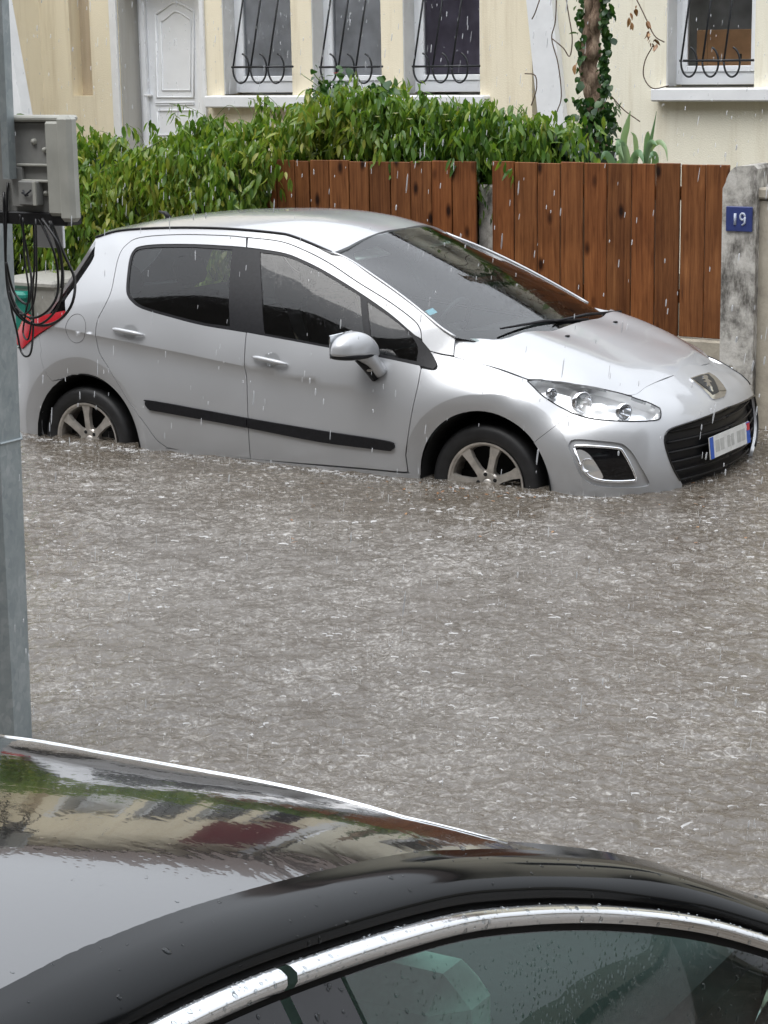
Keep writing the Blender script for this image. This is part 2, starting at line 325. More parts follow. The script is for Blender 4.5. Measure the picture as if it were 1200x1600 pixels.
# ------------------------------------------------------------------ smooth patches and panels cut from them
class TPS:
    def __init__(s, X, V, lam=2e-4):
        s.X = np.asarray(X, float); n = len(s.X); K = s.phi(s.X, s.X)+lam*np.eye(n); P = np.c_[np.ones(n), s.X]
        A = np.block([[K, P], [P.T, np.zeros((3, 3))]]); s.c = np.linalg.solve(A, np.r_[np.asarray(V, float), 0, 0, 0])
    @staticmethod
    def phi(A, B):
        r2 = ((A[:, None, :]-B[None, :, :])**2).sum(-1); return .5*r2*np.log(r2+1e-12)
    def __call__(s, U): return s.phi(U, s.X) @ s.c[:-3]+np.c_[np.ones(len(U)), U] @ s.c[-3:]
class Patch:
    def __init__(s, ev, u0, u1, v0, v1, center, nu=120, nv=60):
        s.ev = ev; s.c = np.asarray(center); s.lo = np.array([u0, v0]); s.hi = np.array([u1, v1])
        U, V = np.meshgrid(np.linspace(u0, u1, nu), np.linspace(v0, v1, nv), indexing='ij'); s.G = np.c_[U.ravel(), V.ravel()]
        P = ev(s.G); s.q = project(P); s.front = (s.normal(s.G)*(CAM-P)).sum(1) > 0
    def normal(s, U):
        e = 1.5e-3; P = s.ev(U); N = np.cross(s.ev(U+[e, 0])-s.ev(U-[e, 0]), s.ev(U+[0, e])-s.ev(U-[0, e])); N /= np.linalg.norm(N, axis=1)[:, None]+1e-12
        return N*np.sign(((P-s.c)*N).sum(1)+1e-9)[:, None]
    def uv(s, px):
        px = np.atleast_2d(np.asarray(px, float)); d = ((px[:, None]-s.q[None])**2).sum(-1); d[:, ~s.front] += 1e5; U = s.G[d.argmin(1)].copy(); U0 = U.copy()
        for _ in range(12):
            f = project(s.ev(U))-px; e = 1e-4; Ju = (project(s.ev(U+[e, 0]))-px-f)/e; Jv = (project(s.ev(U+[0, e]))-px-f)/e
            det = Ju[:, 0]*Jv[:, 1]-Ju[:, 1]*Jv[:, 0]; det = np.where(np.abs(det) < 1e3, 1e3, det)
            du = (f[:, 0]*Jv[:, 1]-f[:, 1]*Jv[:, 0])/det; dv = (Ju[:, 0]*f[:, 1]-Ju[:, 1]*f[:, 0])/det
            U = np.clip(U-np.clip(np.c_[du, dv], -.04, .04), np.maximum(s.lo, U0-.15), np.minimum(s.hi, U0+.15))
        return U
    def curve(s, px, per=6): return catmull(s.uv(px), per)
def densify(poly, step):
    out = []; n = len(poly)
    for i in range(n):
        a, b = poly[i], poly[(i+1) % n]; L = np.linalg.norm(b-a)
        if L < 1e-5: continue
        k = max(1, int(math.ceil(L/step)))
        for j in range(k): out.append(a+(b-a)*j/k)
    return np.array(out)
def area2(p): x, y = p[:, 0], p[:, 1]; return (x*np.roll(y, -1)-y*np.roll(x, -1)).sum()
def offset_poly(p, g):
    """move a closed polygon inwards by g"""
    if area2(p) < 0: p = p[::-1]
    t1 = p-np.roll(p, 1, 0); t2 = np.roll(p, -1, 0)-p; t1 /= np.linalg.norm(t1, axis=1)[:, None]+1e-12; t2 /= np.linalg.norm(t2, axis=1)[:, None]+1e-12
    n1 = np.c_[-t1[:, 1], t1[:, 0]]; n2 = np.c_[-t2[:, 1], t2[:, 0]]; n = n1+n2; n /= np.linalg.norm(n, axis=1)[:, None]+1e-9
    return p+n*(g/np.clip((n*n1).sum(1), .5, 1))[:, None]
def inside(pts, poly):
    x, y = pts[:, 0:1], pts[:, 1:2]; x1, y1 = poly[:, 0], poly[:, 1]; x2, y2 = np.roll(x1, -1), np.roll(y1, -1)
    c = ((y1 > y) != (y2 > y)) & (x < (x2-x1)*(y-y1)/(y2-y1+1e-15)+x1); return c.sum(1) % 2 == 1
def triangulate(loops, step, creases=()):
    """loops: closed polygons, even-odd filled. returns points, triangles, list of index loops"""
    L = [densify(np.asarray(l, float), step) for l in loops]; B = np.vstack(L); off = np.cumsum([0]+[len(l) for l in L])
    edges = [(off[i]+j, off[i]+(j+1) % len(l)) for i, l in enumerate(L) for j in range(len(l))]
    lo, hi = B.min(0), B.max(0); X, Y = np.meshgrid(np.arange(lo[0]+step/2, hi[0], step), np.arange(lo[1]+step/2, hi[1], step)); X[::2] += step*.25; X[1::2] -= step*.25; G = np.c_[X.ravel(), Y.ravel()]
    def ins(p):
        c = np.zeros(len(p), bool)
        for l in L: c ^= inside(p, l)
        return c
    if len(G):
        G = G[ins(G)]
        if len(G): G = G[np.sqrt(((G[:, None]-B[None])**2).sum(-1)).min(1) > step*.45]
    K = [c for c in creases if (inside(c, L[0]).any())]
    for c in K:
        c = c[ins(c) & (np.sqrt(((c[:, None]-B[None])**2).sum(-1)).min(1) > .006)]
        if len(c) < 2: continue
        if len(G): G = G[np.sqrt(((G[:, None]-c[None])**2).sum(-1)).min(1) > step*.3]
        st = len(B); B = np.vstack([B, c]); edges = edges+[(st+i, st+i+1) for i in range(len(c)-1) if np.linalg.norm(c[i+1]-c[i]) < .08]
    A = np.vstack([B, G]) if len(G) else B
    vo, _, fo, ov, _, _ = delaunay_2d_cdt([Vector(p) for p in A], edges, [], 0, 1e-7)
    V = np.array([(v.x, v.y) for v in vo]); F = np.array([f for f in fo if len(f) == 3]); F = F[ins(V[F].mean(1))]
    remap = {}
    for i, o in enumerate(ov):
        for q in o: remap[q] = i
    return V, F, [[remap[off[i]+j] for j in range(len(l))] for i, l in enumerate(L)]
def panel(name, patch, loops, mat, parent, off=0., step=.03, rim=.018, gap=.0, mirror=None, **kw):
    """cut a panel out of a patch: loops in patch coordinates; mirror: None, 'join' (one mesh across w=0) or 'copy' (second object)"""
    LL = [np.asarray(l, float) for l in loops]
    if gap: LL = [offset_poly(densify(l, step), gap) for l in LL]
    V2, F, idx = triangulate(LL, step, getattr(patch, 'creases', ())); P = patch.ev(V2); N = patch.normal(V2); P = P+N*off
    nf = np.cross(P[F[:, 1]]-P[F[:, 0]], P[F[:, 2]]-P[F[:, 0]]); bad = (nf*N[F[:, 0]]).sum(1) < 0; F[bad] = F[bad][:, ::-1]
    V = [P]; NN = [N]; FF = [tuple(f) for f in F]; k = len(P)
    if rim:
        for l in idx:
            l = [q for i, q in enumerate(l) if q != l[i-1]]; n = len(l); V += [P[l], P[l]-N[l]*rim]; NN += [np.zeros((n, 3)), np.zeros((n, 3))]
            FF += [(k+i, k+(i+1) % n, k+n+(i+1) % n, k+n+i) for i in range(n)]; k += 2*n
    V = np.vstack(V); NN = np.vstack(NN)
    # outward orientation of the flipped mesh is handled in mesh_obj
    if mirror == 'join':
        nv = len(V); V = np.vstack([V, V*[1, -1, 1]]); NN = np.vstack([NN, NN*[1, -1, 1]]); FF = FF+[tuple(i+nv for i in f[::-1]) for f in FF]
        return mesh_obj(name, V, FF, mat, parent, True, NN, **kw)
    o = mesh_obj(name, V, FF, mat, parent, True, NN, **kw)
    if mirror == 'copy': o2 = mesh_obj(name, V*[1, -1, 1], [f[::-1] for f in FF], mat, parent, True, NN*[1, -1, 1], **kw); return o, o2
    return o

# ------------------------------------------------------------------ the setting
WATER = .322
MB().add([(-400, -400, -.05), (400, -400, -.05), (400, 400, -.05), (-400, 400, -.05)], [(0, 1, 2, 3)]).obj('ground', 'soil', kind='structure')
MB().box((-60, -.35, -.04), (60, 11.5, 0)).obj('road', 'asphalt', kind='structure')
MB().box((-60, -1.5, -.04), (60, -.35, .12), .01).obj('pavement', 'paving', kind='structure')
MB().box((-60, -6.4, 0), (60, -1.62, .55)).obj('garden_ground', 'soil', kind='structure')
def make_water():
    x0, x1, w0, w1, st, cb = -2.2, 7.4, -1.5, 6.6, .0108, 16
    nx, nw = int((x1-x0)/st)//cb*cb+1, int((w1-w0)/st)//cb*cb+1; H = np.zeros((nx, nw)); xs = x0+st*np.arange(nx); ws = w0+st*np.arange(nw); XX, WW = np.meshgrid(xs, ws, indexing='ij')
    r = np.random.default_rng(3)
    for _ in range(40):
        lam = r.uniform(.08, .45); a = r.normal(math.radians(70), .8); k = 2*math.pi/lam; amp = .0006*(lam/.2)**.8; H += amp*np.sin(k*(math.cos(a)*XX+math.sin(a)*WW)+r.uniform(0, 6.3)+.8*np.sin(1.3*XX+r.uniform(0, 6))+.8*np.sin(1.7*WW+r.uniform(0, 6)))
    m_ = 14; g = np.arange(-m_, m_+1)*st; GX, GW = np.meshgrid(g, g, indexing='ij')
    for _ in range(38000):
        i, j = r.integers(m_, nx-m_-1), r.integers(m_, nw-m_-1); R0 = r.uniform(.0, .11); ox, ow = r.uniform(-st, st, 2); d = np.hypot(GX-ox, GW-ow); lam = r.uniform(.045, .095); amp = .0021*(lam/.05)*math.exp(-R0/.06)*r.uniform(.3, 1.5)
        H[i-m_:i+m_+1, j-m_:j+m_+1] += amp*np.cos((d-R0)*2*math.pi/lam)*np.exp(-((d-R0)/(.45*lam))**2)
    V = np.c_[XX.ravel(), WW.ravel(), (WATER+H).ravel()]; idx = np.arange(nx*nw).reshape(nx, nw); q = project(V).reshape(nx, nw, 2); F = []
    for a in range(0, nx-1, cb):
        for c in range(0, nw-1, cb):
            p = q[a:a+cb+1:cb, c:c+cb+1:cb].reshape(-1, 2); I = idx[a:a+cb+1, c:c+cb+1]
            if p[:, 0].max() > -200 and p[:, 0].min() < 1400 and p[:, 1].max() > 450 and p[:, 1].min() < 1500: F.append(np.stack([I[:-1, :-1], I[1:, :-1], I[1:, 1:], I[:-1, 1:]], -1).reshape(-1, 4))
            else: F.append(np.array([[I[0, 0], I[-1, 0], I[-1, -1], I[0, -1]]]))
    F = np.vstack(F); me = bpy.data.meshes.new('flood_water'); V[:, 1] *= -1; F = F[:, ::-1]
    X0, X1, W0, W1 = -60, 60, -1.55, 12.6; zq = WATER-.002; we, xe = ws[-1], xs[-1]
    ext = np.array([(X0, W0), (X1, W0), (X1, w0), (X0, w0), (X0, we), (X1, we), (X1, W1), (X0, W1), (X0, w0), (x0, w0), (x0, we), (X0, we), (xe, w0), (X1, w0), (X1, we), (xe, we)], float)
    n0 = len(V); V = np.vstack([V, np.c_[ext[:, 0], -ext[:, 1], np.full(len(ext), zq)]]); F = np.vstack([F, [[n0+4*k+c for c in (3, 2, 1, 0)] for k in range(4)]])
    used = np.unique(F); mp = np.zeros(len(V), int); mp[used] = np.arange(len(used)); V = V[used]; F = mp[F]
    me.vertices.add(len(V)); me.vertices.foreach_set('co', V.ravel()); me.loops.add(F.size); me.loops.foreach_set('vertex_index', F.ravel()); me.polygons.add(len(F)); me.polygons.foreach_set('loop_start', np.arange(0, F.size, 4)); me.polygons.foreach_set('loop_total', np.full(len(F), 4))
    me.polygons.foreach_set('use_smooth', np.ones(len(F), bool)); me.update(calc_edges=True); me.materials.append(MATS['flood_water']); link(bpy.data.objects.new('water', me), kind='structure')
make_water()
# splashes where drops hit, one uncountable mass
def splashes():
    r = np.random.default_rng(11); b = MB(); oct_f = [(0, 2, 4), (2, 1, 4), (1, 3, 4), (3, 0, 4), (2, 0, 5), (1, 2, 5), (3, 1, 5), (0, 3, 5)]; V = []; F = []
    def drop(c, a, h):
        k = len(V); V.extend([(c[0]-a, c[1], c[2]), (c[0]+a, c[1], c[2]), (c[0], c[1]-a, c[2]), (c[0], c[1]+a, c[2]), (c[0], c[1], c[2]+h), (c[0], c[1], c[2]-h)]); F.extend([tuple(i+k for i in f) for f in oct_f])
    def inview(x, w):
        q = project(np.array([[x, w, WATER]]))[0]; return -60 < q[0] < 1260 and 560 < q[1] < 1500
    C = np.c_[r.uniform(-2, 7.2, 60000), r.uniform(-1.35, 6.4, 60000), np.full(60000, WATER)]; q = project(C); C[:1500, 0] = r.uniform(-.6, 3.5, 1500); C[:1500, 1] = np.interp(C[:1500, 0], [-.6, -.3, 2.9, 3.25, 3.5], [.82, .92, .93, .85, .6])+np.abs(r.normal(0, .05, 1500)); q = project(C); pool = C[(q[:, 0] > -120) & (q[:, 0] < 1320) & (q[:, 1] > 560) & (q[:, 1] < 1450)][:, :2]; n_p = 0
    n = 0
    while n < 14000:
        x, w = pool[n_p % len(pool)]; n_p += 1
        n += 1; s_ = min(1.15, r.lognormal(-.45, .36)); k = r.random()
        if k < .30:                          # thin jet with a bead on top
            h = r.uniform(.004, .016)*s_; drop((x, w, WATER+h*.8), .0013*s_, h); drop((x, w, WATER+h*2.0), .0016*s_, .002*s_)
        elif k < .85:                        # ragged little crown: a low torn rim of water
            R0 = r.uniform(.007, .022)*s_; a0 = r.uniform(0, 6.28); sp_ = r.uniform(1.2, 3.6); m_ = 6; k0 = len(V); el = r.uniform(.5, 1.)
            for q in range(m_+1):
                a = a0+sp_*q/m_; hh = r.uniform(.0006, .0042)*s_; rr = R0*r.uniform(.85, 1.2); V.append((x+rr*math.cos(a), w+rr*el*math.sin(a), WATER-.001)); V.append((x+rr*1.25*math.cos(a), w+rr*1.25*el*math.sin(a), WATER+hh))
            F.extend([(k0+2*q, k0+2*q+1, k0+2*q+3, k0+2*q+2) for q in range(m_)])
            if r.random() < .4: drop((x+r.normal(0, R0), w+r.normal(0, R0), WATER+r.uniform(.004, .02)), r.uniform(.001, .0022)*s_, r.uniform(.001, .003)*s_)
        else:
            for _ in range(r.integers(1, 4)): drop((x+r.normal(0, .012), w+r.normal(0, .012), WATER+r.uniform(.003, .03)), r.uniform(.0010, .0022), r.uniform(.001, .003))
    mesh_obj('rain_splash', V, F, 'splash_water', None, True, kind='stuff', label='tiny splashes thrown up by rain on the flood water', category='splash')
splashes()

# ------------------------------------------------------------------ houses
FW = -6.5
def fx(px, py=100, w=FW): return at_w(px, py, w)[0]
def fz(px, py, w=FW): return at_w(px, py, w)[2]
def wall_with_holes(name, outer, holes, w, th, mat, parent, jamb=None):
    V2, F, idx = triangulate([np.array(outer)]+[np.array(h) for h in holes], 1.2); n = len(V2); V = [(a, w, c) for a, c in V2]+[(a, w-th, c) for a, c in V2]
    FF = [tuple(f) for f in F]+[tuple(i+n for i in f[::-1]) for f in F]
    for l in idx: FF += [(l[i], l[(i+1) % len(l)], l[(i+1) % len(l)]+n, l[i]+n) for i in range(len(l))]
    return fix_normals(mesh_obj(name, V, FF, mat, parent))
rect = lambda a, b, c, d: [(a, c), (b, c), (b, d), (a, d)]
house = thing('house', (-4, -6.5, 0), 'cream rendered house with white door and three barred windows behind the hedge', 'house')
pilL = fx(828, 0)
wins = [(349, 456), (488, 596), (630, 750)]
wz0 = fz(400, 149); WT = 3.55
wh = [(fx(a, 100), fx(b, 100), wz0, WT) for a, b in wins]
dx0, dx1 = fx(187, 100), fx(316, 100); dz0 = .9; dzt = 3.2
nx0, nx1, nz0 = fx(110, 75), fx(143, 100), fz(130, 150)
xc = fx(65, 100)
up = [(-5.9, -4.9, 4.6, 5.9), (-4.3, -3.5, 4.6, 5.9)]
wall_with_holes('wall', rect(xc-3, pilL+.02, .0, 5.4), [rect(dx0, dx1, dz0, dzt)]+[rect(*h) for h in wh]+[rect(nx0, nx1, nz0, 3.4)], FW, .32, 'cream_render', house)
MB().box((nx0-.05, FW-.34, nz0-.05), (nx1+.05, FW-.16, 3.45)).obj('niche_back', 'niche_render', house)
MB().box((xc-4, FW-.3, 0), (xc, -4.2, 5.4)).obj('side_wing', 'cream_render', house)
def window(parent, x0, x1, z0, z1, w, mullion=None, depth=.19, room='room_dark'):
    f = MB(); t = .055; wf = w-depth
    f.box((x0, wf-.06, z0), (x0+t, wf, z1), .004).box((x1-t, wf-.06, z0), (x1, wf, z1), .004).box((x0+t, wf-.06, z0), (x1-t, wf, z0+t+.05), .004).box((x0+t, wf-.06, z1-t), (x1-t, wf, z1), .004)
    o = f.obj('window', 'white_pvc', parent)
    xi, xj = x0+t, x1-t; s = .05; f = MB(); f.box((xi, wf-.045, z0+t+.05), (xi+s, wf+.012, z1-t), .004).box((xj-s, wf-.045, z0+t+.05), (xj, wf+.012, z1-t), .004).box((xi+s, wf-.045, z0+t+.05), (xj-s, wf+.012, z0+t+.05+s), .004).box((xi+s, wf-.045, z1-t-s), (xj-s, wf+.012, z1-t), .004).obj('sash', 'white_pvc', o)
    MB().box((xi+s, wf-.022, z0+t+.05+s), (xj-s, wf-.014, z1-t-s)).obj('pane', 'window_glass', o)
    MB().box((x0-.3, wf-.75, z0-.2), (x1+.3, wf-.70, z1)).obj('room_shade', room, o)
    return o
for (a, b, c, d) in wh:
    o = window(house, a, b, c+.02, d, FW)
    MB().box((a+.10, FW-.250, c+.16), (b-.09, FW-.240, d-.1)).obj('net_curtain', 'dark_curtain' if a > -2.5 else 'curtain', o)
MB().box((-5.95, FW, 4.5), (-4.85, FW+.75, 4.62)).obj('balcony_slab', 'white_paint', house) if False else None
# maroon shutters seen mirrored in the black roof
MB().box((-2.75, FW+.004, 3.7), (-1.2, FW+.06, 4.9), .005).obj('shutter', 'maroon', house)
sl = MB(); a, b = fx(330, 148), fx(766, 160); sl.box((a, FW-.2, fz(500, 168)), (b, FW+.12, wz0), .012); sl.obj('window_sill', 'white_paint', house)
# iron grilles: bars lean out at the foot and end in scrolls
def grille_on(parent, px, w, y_bar, first, pitch, n, x_right, lean=(17, 14, 10), zt=3.3):
    wg = w+.10
    def pt(x, y, d=0): return at_w(x, y, wg+d)
    gob = MB().tube([pt(first-2, y_bar), pt(x_right, y_bar-1)], .010, 8).obj('iron_grille', 'iron_black', parent, True)
    for k in range(n):
        x = first+k*pitch; foot = pt(x, y_bar+2); top = foot+np.array([.0, -.34, 1.1])
        cx, cy, rx, ry = x+12.5, y_bar+2, 12.5, 23
        arc_ = [pt(cx+rx*math.cos(t), cy+ry*math.sin(t)) for t in np.linspace(math.pi, -math.pi*.52+.0, 26)]
        arc_ = [pt(cx+rx*math.cos(t), cy+(ry if math.sin(t) > 0 else ry)*math.sin(t)) for t in np.linspace(math.pi, -math.pi*.45, 26)]
        MB().tube([top, (top+foot)/2, foot], [.009]*3, 8).obj('bar', 'iron_black', gob, True); MB().tube(arc_, .009, 8).obj('scroll', 'iron_black', gob, True)
grille_on(house, None, FW, 105, 364, 27.5, 3, 458); grille_on(house, None, FW, 105, 501, 27.5, 3, 598); grille_on(house, None, FW, 104, 646, 30, 3, 750)
# door
dd = .30; wd = FW-dd
dl = MB(); dl.box((dx0-.01, wd-.06, dz0), (dx1+.35, wd, dzt)); dr = dl.obj('door', 'white_pvc', house)
pxd = lambda x, y: at_w(x, y, wd)
e0 = pxd(225, 100)[0]; e1 = pxd(318, 100)[0]; lf0 = pxd(237, 100)[0]; lf1 = pxd(309, 100)[0]
MB().box((e0, wd, dz0), (e0+.055, wd+.05, dzt), .006).obj('door_frame', 'white_pvc', dr); MB().box((lf1+.02, wd, dz0), (e1+.05, wd+.05, dzt), .006).obj('door_frame', 'white_pvc', dr)
def moulding(loop, name='panel_moulding', r=.012): P = [np.array([a, wd+.004, c]) for a, c in loop]; MB().tube(P+[P[0]], r, 6).obj(name, 'white_pvc', dr, True)
def pq(x, y): q = pxd(x, y); return (q[0], q[2])
top_arch = catmull(np.array([pq(244, 22), pq(256, 14), pq(272, 4), pq(290, 10), pq(303, 18)]), 5)
moulding([*map(tuple, top_arch), pq(303, 152), pq(246, 152)]); 
in_arch = catmull(np.array([pq(252, 34), pq(262, 27), pq(274, 18), pq(288, 24), pq(298, 31)]), 5); moulding([*map(tuple, in_arch), pq(298, 141), pq(254, 141)], r=.008)
moulding([pq(244, 161), pq(304, 160), pq(304, 163), pq(244, 164)], 'panel_moulding', .008)
moulding([pq(247, 173), pq(304, 172), pq(304, 210), pq(247, 211)], 'panel_moulding', .009)
h = pxd(233, 149); MB().box(h+[-.03, 0, -.012], h+[.05, .055, .012], .006).obj('door_handle', 'white_paint', dr); h = pxd(231, 165); MB().box(h+[-.02, 0, -.06], h+[.02, .012, .05], .005).obj('lock_plate', 'white_paint', dr)
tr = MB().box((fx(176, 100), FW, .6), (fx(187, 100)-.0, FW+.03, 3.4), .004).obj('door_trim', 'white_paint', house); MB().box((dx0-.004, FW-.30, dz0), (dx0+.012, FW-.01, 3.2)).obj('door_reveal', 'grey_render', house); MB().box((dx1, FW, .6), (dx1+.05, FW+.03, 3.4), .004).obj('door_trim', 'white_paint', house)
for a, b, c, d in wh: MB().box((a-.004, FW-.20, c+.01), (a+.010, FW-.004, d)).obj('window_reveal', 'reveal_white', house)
# slanted white buttress at the joint of the two houses
Pb = [fx(828, 0), fx(868, 0), fx(885, 180), fx(845, 170)]; zz = fz(850, 0); k = (Pb[3]-Pb[0])/(zz-fz(850, 170))
f = lambda x, z: x+k*(zz-z)
Vb = [(f(Pb[0], z), w, z) if q == 0 else (f(Pb[1], z)+0*w, w, z) for z in (.5, 5.3) for w in (FW-.05, FW+.07) for q in (0, 1)]
fix_normals(MB().add(Vb, [(0, 1, 3, 2), (4, 6, 7, 5), (0, 4, 5, 1), (2, 3, 7, 6), (0, 2, 6, 4), (1, 5, 7, 3)]).obj('buttress', 'white_paint', house))
# second buttress at the left edge of the view
q0, q1 = at_w(4, 20, -4.1), at_w(34, 185, -4.1); kk = (q1[0]-q0[0])/(q0[2]-q1[2]); g0 = lambda z: q0[0]+kk*(q0[2]-z)
Vb = [((g0(z)-.45 if q == 0 else g0(z)), w, z) for z in (.3, 5.3) for w in (-4.25, -4.12) for q in (0, 1)]
fix_normals(MB().add(Vb, [(0, 1, 3, 2), (4, 6, 7, 5), (0, 4, 5, 1), (2, 3, 7, 6), (0, 2, 6, 4), (1, 5, 7, 3)]).obj('buttress', 'white_paint', house))
fix_normals(MB().extrude([(-6.1, 5.35), (-11, 7.6), (-11, 5.35)], 0, xc-4.2, -.6).obj('roof', 'roof_tile', house))
h2 = thing('neighbour_house', (3, -6.5, 0), 'pale cream house wall with a barred window holding a cardboard box', 'house')
wx0, wx1 = fx(1040, 100), fx(1178, 100); wz = fz(1100, 137)
wall_with_holes('wall', rect(pilL-.0+.25, 9, 0, 5.2), [rect(wx0, wx1, wz, 3.6), rect(3.2, 4.2, wz, 3.6), rect(6.2, 7.2, wz, 3.6)], FW-.012, .32, 'pale_cream_render', h2)
o = window(h2, wx0, wx1, wz+.02, 3.6, FW-.012)
for u in ((3.2, 4.2, wz, 3.6), (6.2, 7.2, wz, 3.6)): window(h2, *u, FW-.012)
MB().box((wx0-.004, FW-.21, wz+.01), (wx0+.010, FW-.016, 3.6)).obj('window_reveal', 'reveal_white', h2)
MB().box((fx(1026, 148), FW-.2, fz(1100, 158)), (fx(1250, 148), FW+.13, wz), .012).obj('window_sill', 'white_paint', h2)
grille_on(h2, None, FW, 95, 1064, 33.5, 3, 1178)
fix_normals(MB().extrude([(-6.1, 5.15), (-11, 7.3), (-11, 5.15)], 0, -.55, 9.2).obj('roof', 'roof_tile', h2))
bq = at_w(1088, 92, FW-.245); b2 = at_w(1176, 40, FW-.27)
bx_ = MB().box((bq[0], FW-.50, wz+.17), (bq[0]+.50, FW-.245, wz+.47), .006).obj('cardboard_box', 'cardboard', label='brown cardboard box standing inside the barred window on the right', cat='box')
MB().box((bq[0]+.10, FW-.2447, wz+.12), (bq[0]+.102, FW-.2435, wz+.43)).obj('box_seam', 'twig_brown', bx_); MB().box((bq[0]+.38, FW-.2447, wz+.23), (bq[0]+.41, FW-.2435, wz+.27)).obj('printed_mark', 'iron_black', bx_)
# dark building added behind the camera so the car windows reflect something dark
oh = thing('unseen_house', (4, 14, 0), 'plain dark building added out of view for the cars to reflect', 'house')
MB().box((-34, 13.2, -.05), (20, 14, 12.5)).obj('wall', 'dark_render', oh)
MB().box((11, 3, -.05), (20, 13.1, 5.5)).obj('side_wing', 'dark_render', oh)  # added unseen block that darkens reflections in the black car's rail and glass
for x in range(-12, 10, 3): MB().box((x, 13.12, 1.2), (x+1.2, 13.21, 2.6)).obj('window', 'black_gloss', oh)

# ------------------------------------------------------------------ fence, gate, pillars
GW = -1.45
def fence(px_edges, ytops, ybot, name, label, grp, warp=0):
    xs = [at_w(x, 400, GW)[0] for x in px_edges]; root = thing(name, ((xs[0]+xs[-1])/2, GW, .78), label, 'fence' if 'fence' in name else 'gate', grp); r = random.Random(len(px_edges))
    zt = [at_w(px_edges[i], ytops(px_edges[i]), GW)[2] for i in range(len(xs))]
    for i in range(len(xs)-1):
        a, b = xs[i]+.0025+r.uniform(0, .002), xs[i+1]-.0025-r.uniform(0, .003); z = zt[i]+r.uniform(-.004, .006); d = r.uniform(-.004, .004)
        m_ = MB().box((-(b-a)/2, -.011, -(z-.785)/2), ((b-a)/2, .011, (z-.785)/2), .003); tl_ = r.uniform(-.004, .004)
        o = m_.obj('board', 'stained_wood', root); o.location = ((a+b)/2, -(GW+d), (z+.785)/2); o.rotation_euler = (0, tl_, 0)
    for z in (.98, 1.58): MB().box((xs[0]+.02, GW-.055, z), (xs[-1]-.02, GW-.018, z+.08), .003).obj('rail', 'stained_wood', root)
    return root
fence([770, 805, 841, 876.5, 912.5, 948.5, 986.5, 1024, 1062.5, 1101.5, 1139], lambda x: 253+(x-770)*.012, 530, 'garden_gate', 'tall brown board gate between the thin concrete post and the stained pillar', None)
fence([412, 437, 465, 487.5, 517.6, 549, 580, 612.6, 644, 677.5, 709, 746], lambda x: 250.5+(x-440)*.008, 530, 'board_fence', 'brown board fence panel with creeper hanging over its left end', None)
a, b = at_w(750, 400, GW-.06)[0], at_w(770.5, 400, GW-.06)[0]
fix_normals(MB().box((a-.02, GW-.16, .1), (b+.015, GW-.07, at_w(760, 288, GW-.1)[2]), .012).obj('concrete_post', 'stained_concrete', label='thin stained concrete post in the gap between fence and gate', category='post')) if False else MB().box((a-.02, GW-.16, .1), (b+.015, GW-.07, at_w(760, 288, GW-.1)[2]), .012).obj('concrete_post', 'stained_concrete', label='thin stained concrete post in the gap between fence and gate', cat='post')
MB().box((-14, GW-.12, -.02), (2.99, GW+.03, .775), .012).obj('low_wall', 'plain_concrete', label='low concrete wall carrying the wooden fence and gate', cat='wall')
PW = -1.15
x0, x1 = at_w(1125, 530, PW)[0], at_w(1180, 400, PW)[0]; zt = at_w(1160, 258, PW)[2]
arcp = [(x0, -.02), (x0-.002, zt-.13)]+[(x0+.012+.085*(1-math.cos(t)), zt-.13+.125*math.sin(t)) for t in np.linspace(.25, math.pi/2, 7)]+[(x1-.02, zt), (x1, zt-.02), (x1, -.02)]
pil = thing('gate_pillar', ((x0+x1)/2, PW-.15, 0), 'weathered grey concrete gate pillar with rounded top and blue number plaque', 'pillar')
V = []; rows_ = [(-.30, 0.0), (-.28, .012), (-.012, .012), (0, 0)]
fix_normals(MB().extrude(arcp, 1, PW-.30, PW).obj('shaft', 'stained_concrete', pil))
p0, p1 = at_w(1135, 361, PW), at_w(1177, 323, PW); pq_ = MB().box((p0[0], PW+.002, p0[2]), (p1[0], PW+.014, p1[2]), .004).obj('number_plaque', 'sign_blue', label='small blue enamel house number plaque on the weathered pillar', cat='plaque')
cx, cz = (p0[0]+p1[0])/2, (p0[2]+p1[2])/2
MB().tube([(cx-.022, PW+.0145, cz+.032), (cx-.022, PW+.0145, cz-.032)], .008, 8).obj('white_mark', 'sign_white', pq_, True); MB().tube([(cx+.022+.014*math.cos(t), PW+.0145, cz+.014+.018*math.sin(t)) for t in np.linspace(0, 6.28, 18)]+[(cx+.036, PW+.0145, cz-.02), (cx+.02, PW+.0145, cz-.034)], .006, 8).obj('white_mark', 'sign_white', pq_, True)
ww_ = at_w(1181, 400, PW-.05)[0]
MB().box((ww_+.004, PW-.28, -.02), (ww_+.42, PW-.05, at_w(1190, 312, PW)[2]), .012).box((ww_+.002, PW-.30, at_w(1190, 312, PW)[2]), (ww_+.44, PW-.03, at_w(1190, 300, PW)[2]+.02), .01).obj('boundary_pillar', 'plain_concrete', label='beige rendered pillar beside the weathered gate pillar at the right edge', cat='pillar')
MB().box((ww_+.43, PW-.25, -.02), (9, PW-.08, 1.35), .012).obj('boundary_wall', 'plain_concrete', label='beige boundary wall running right from the beige pillar', cat='wall')

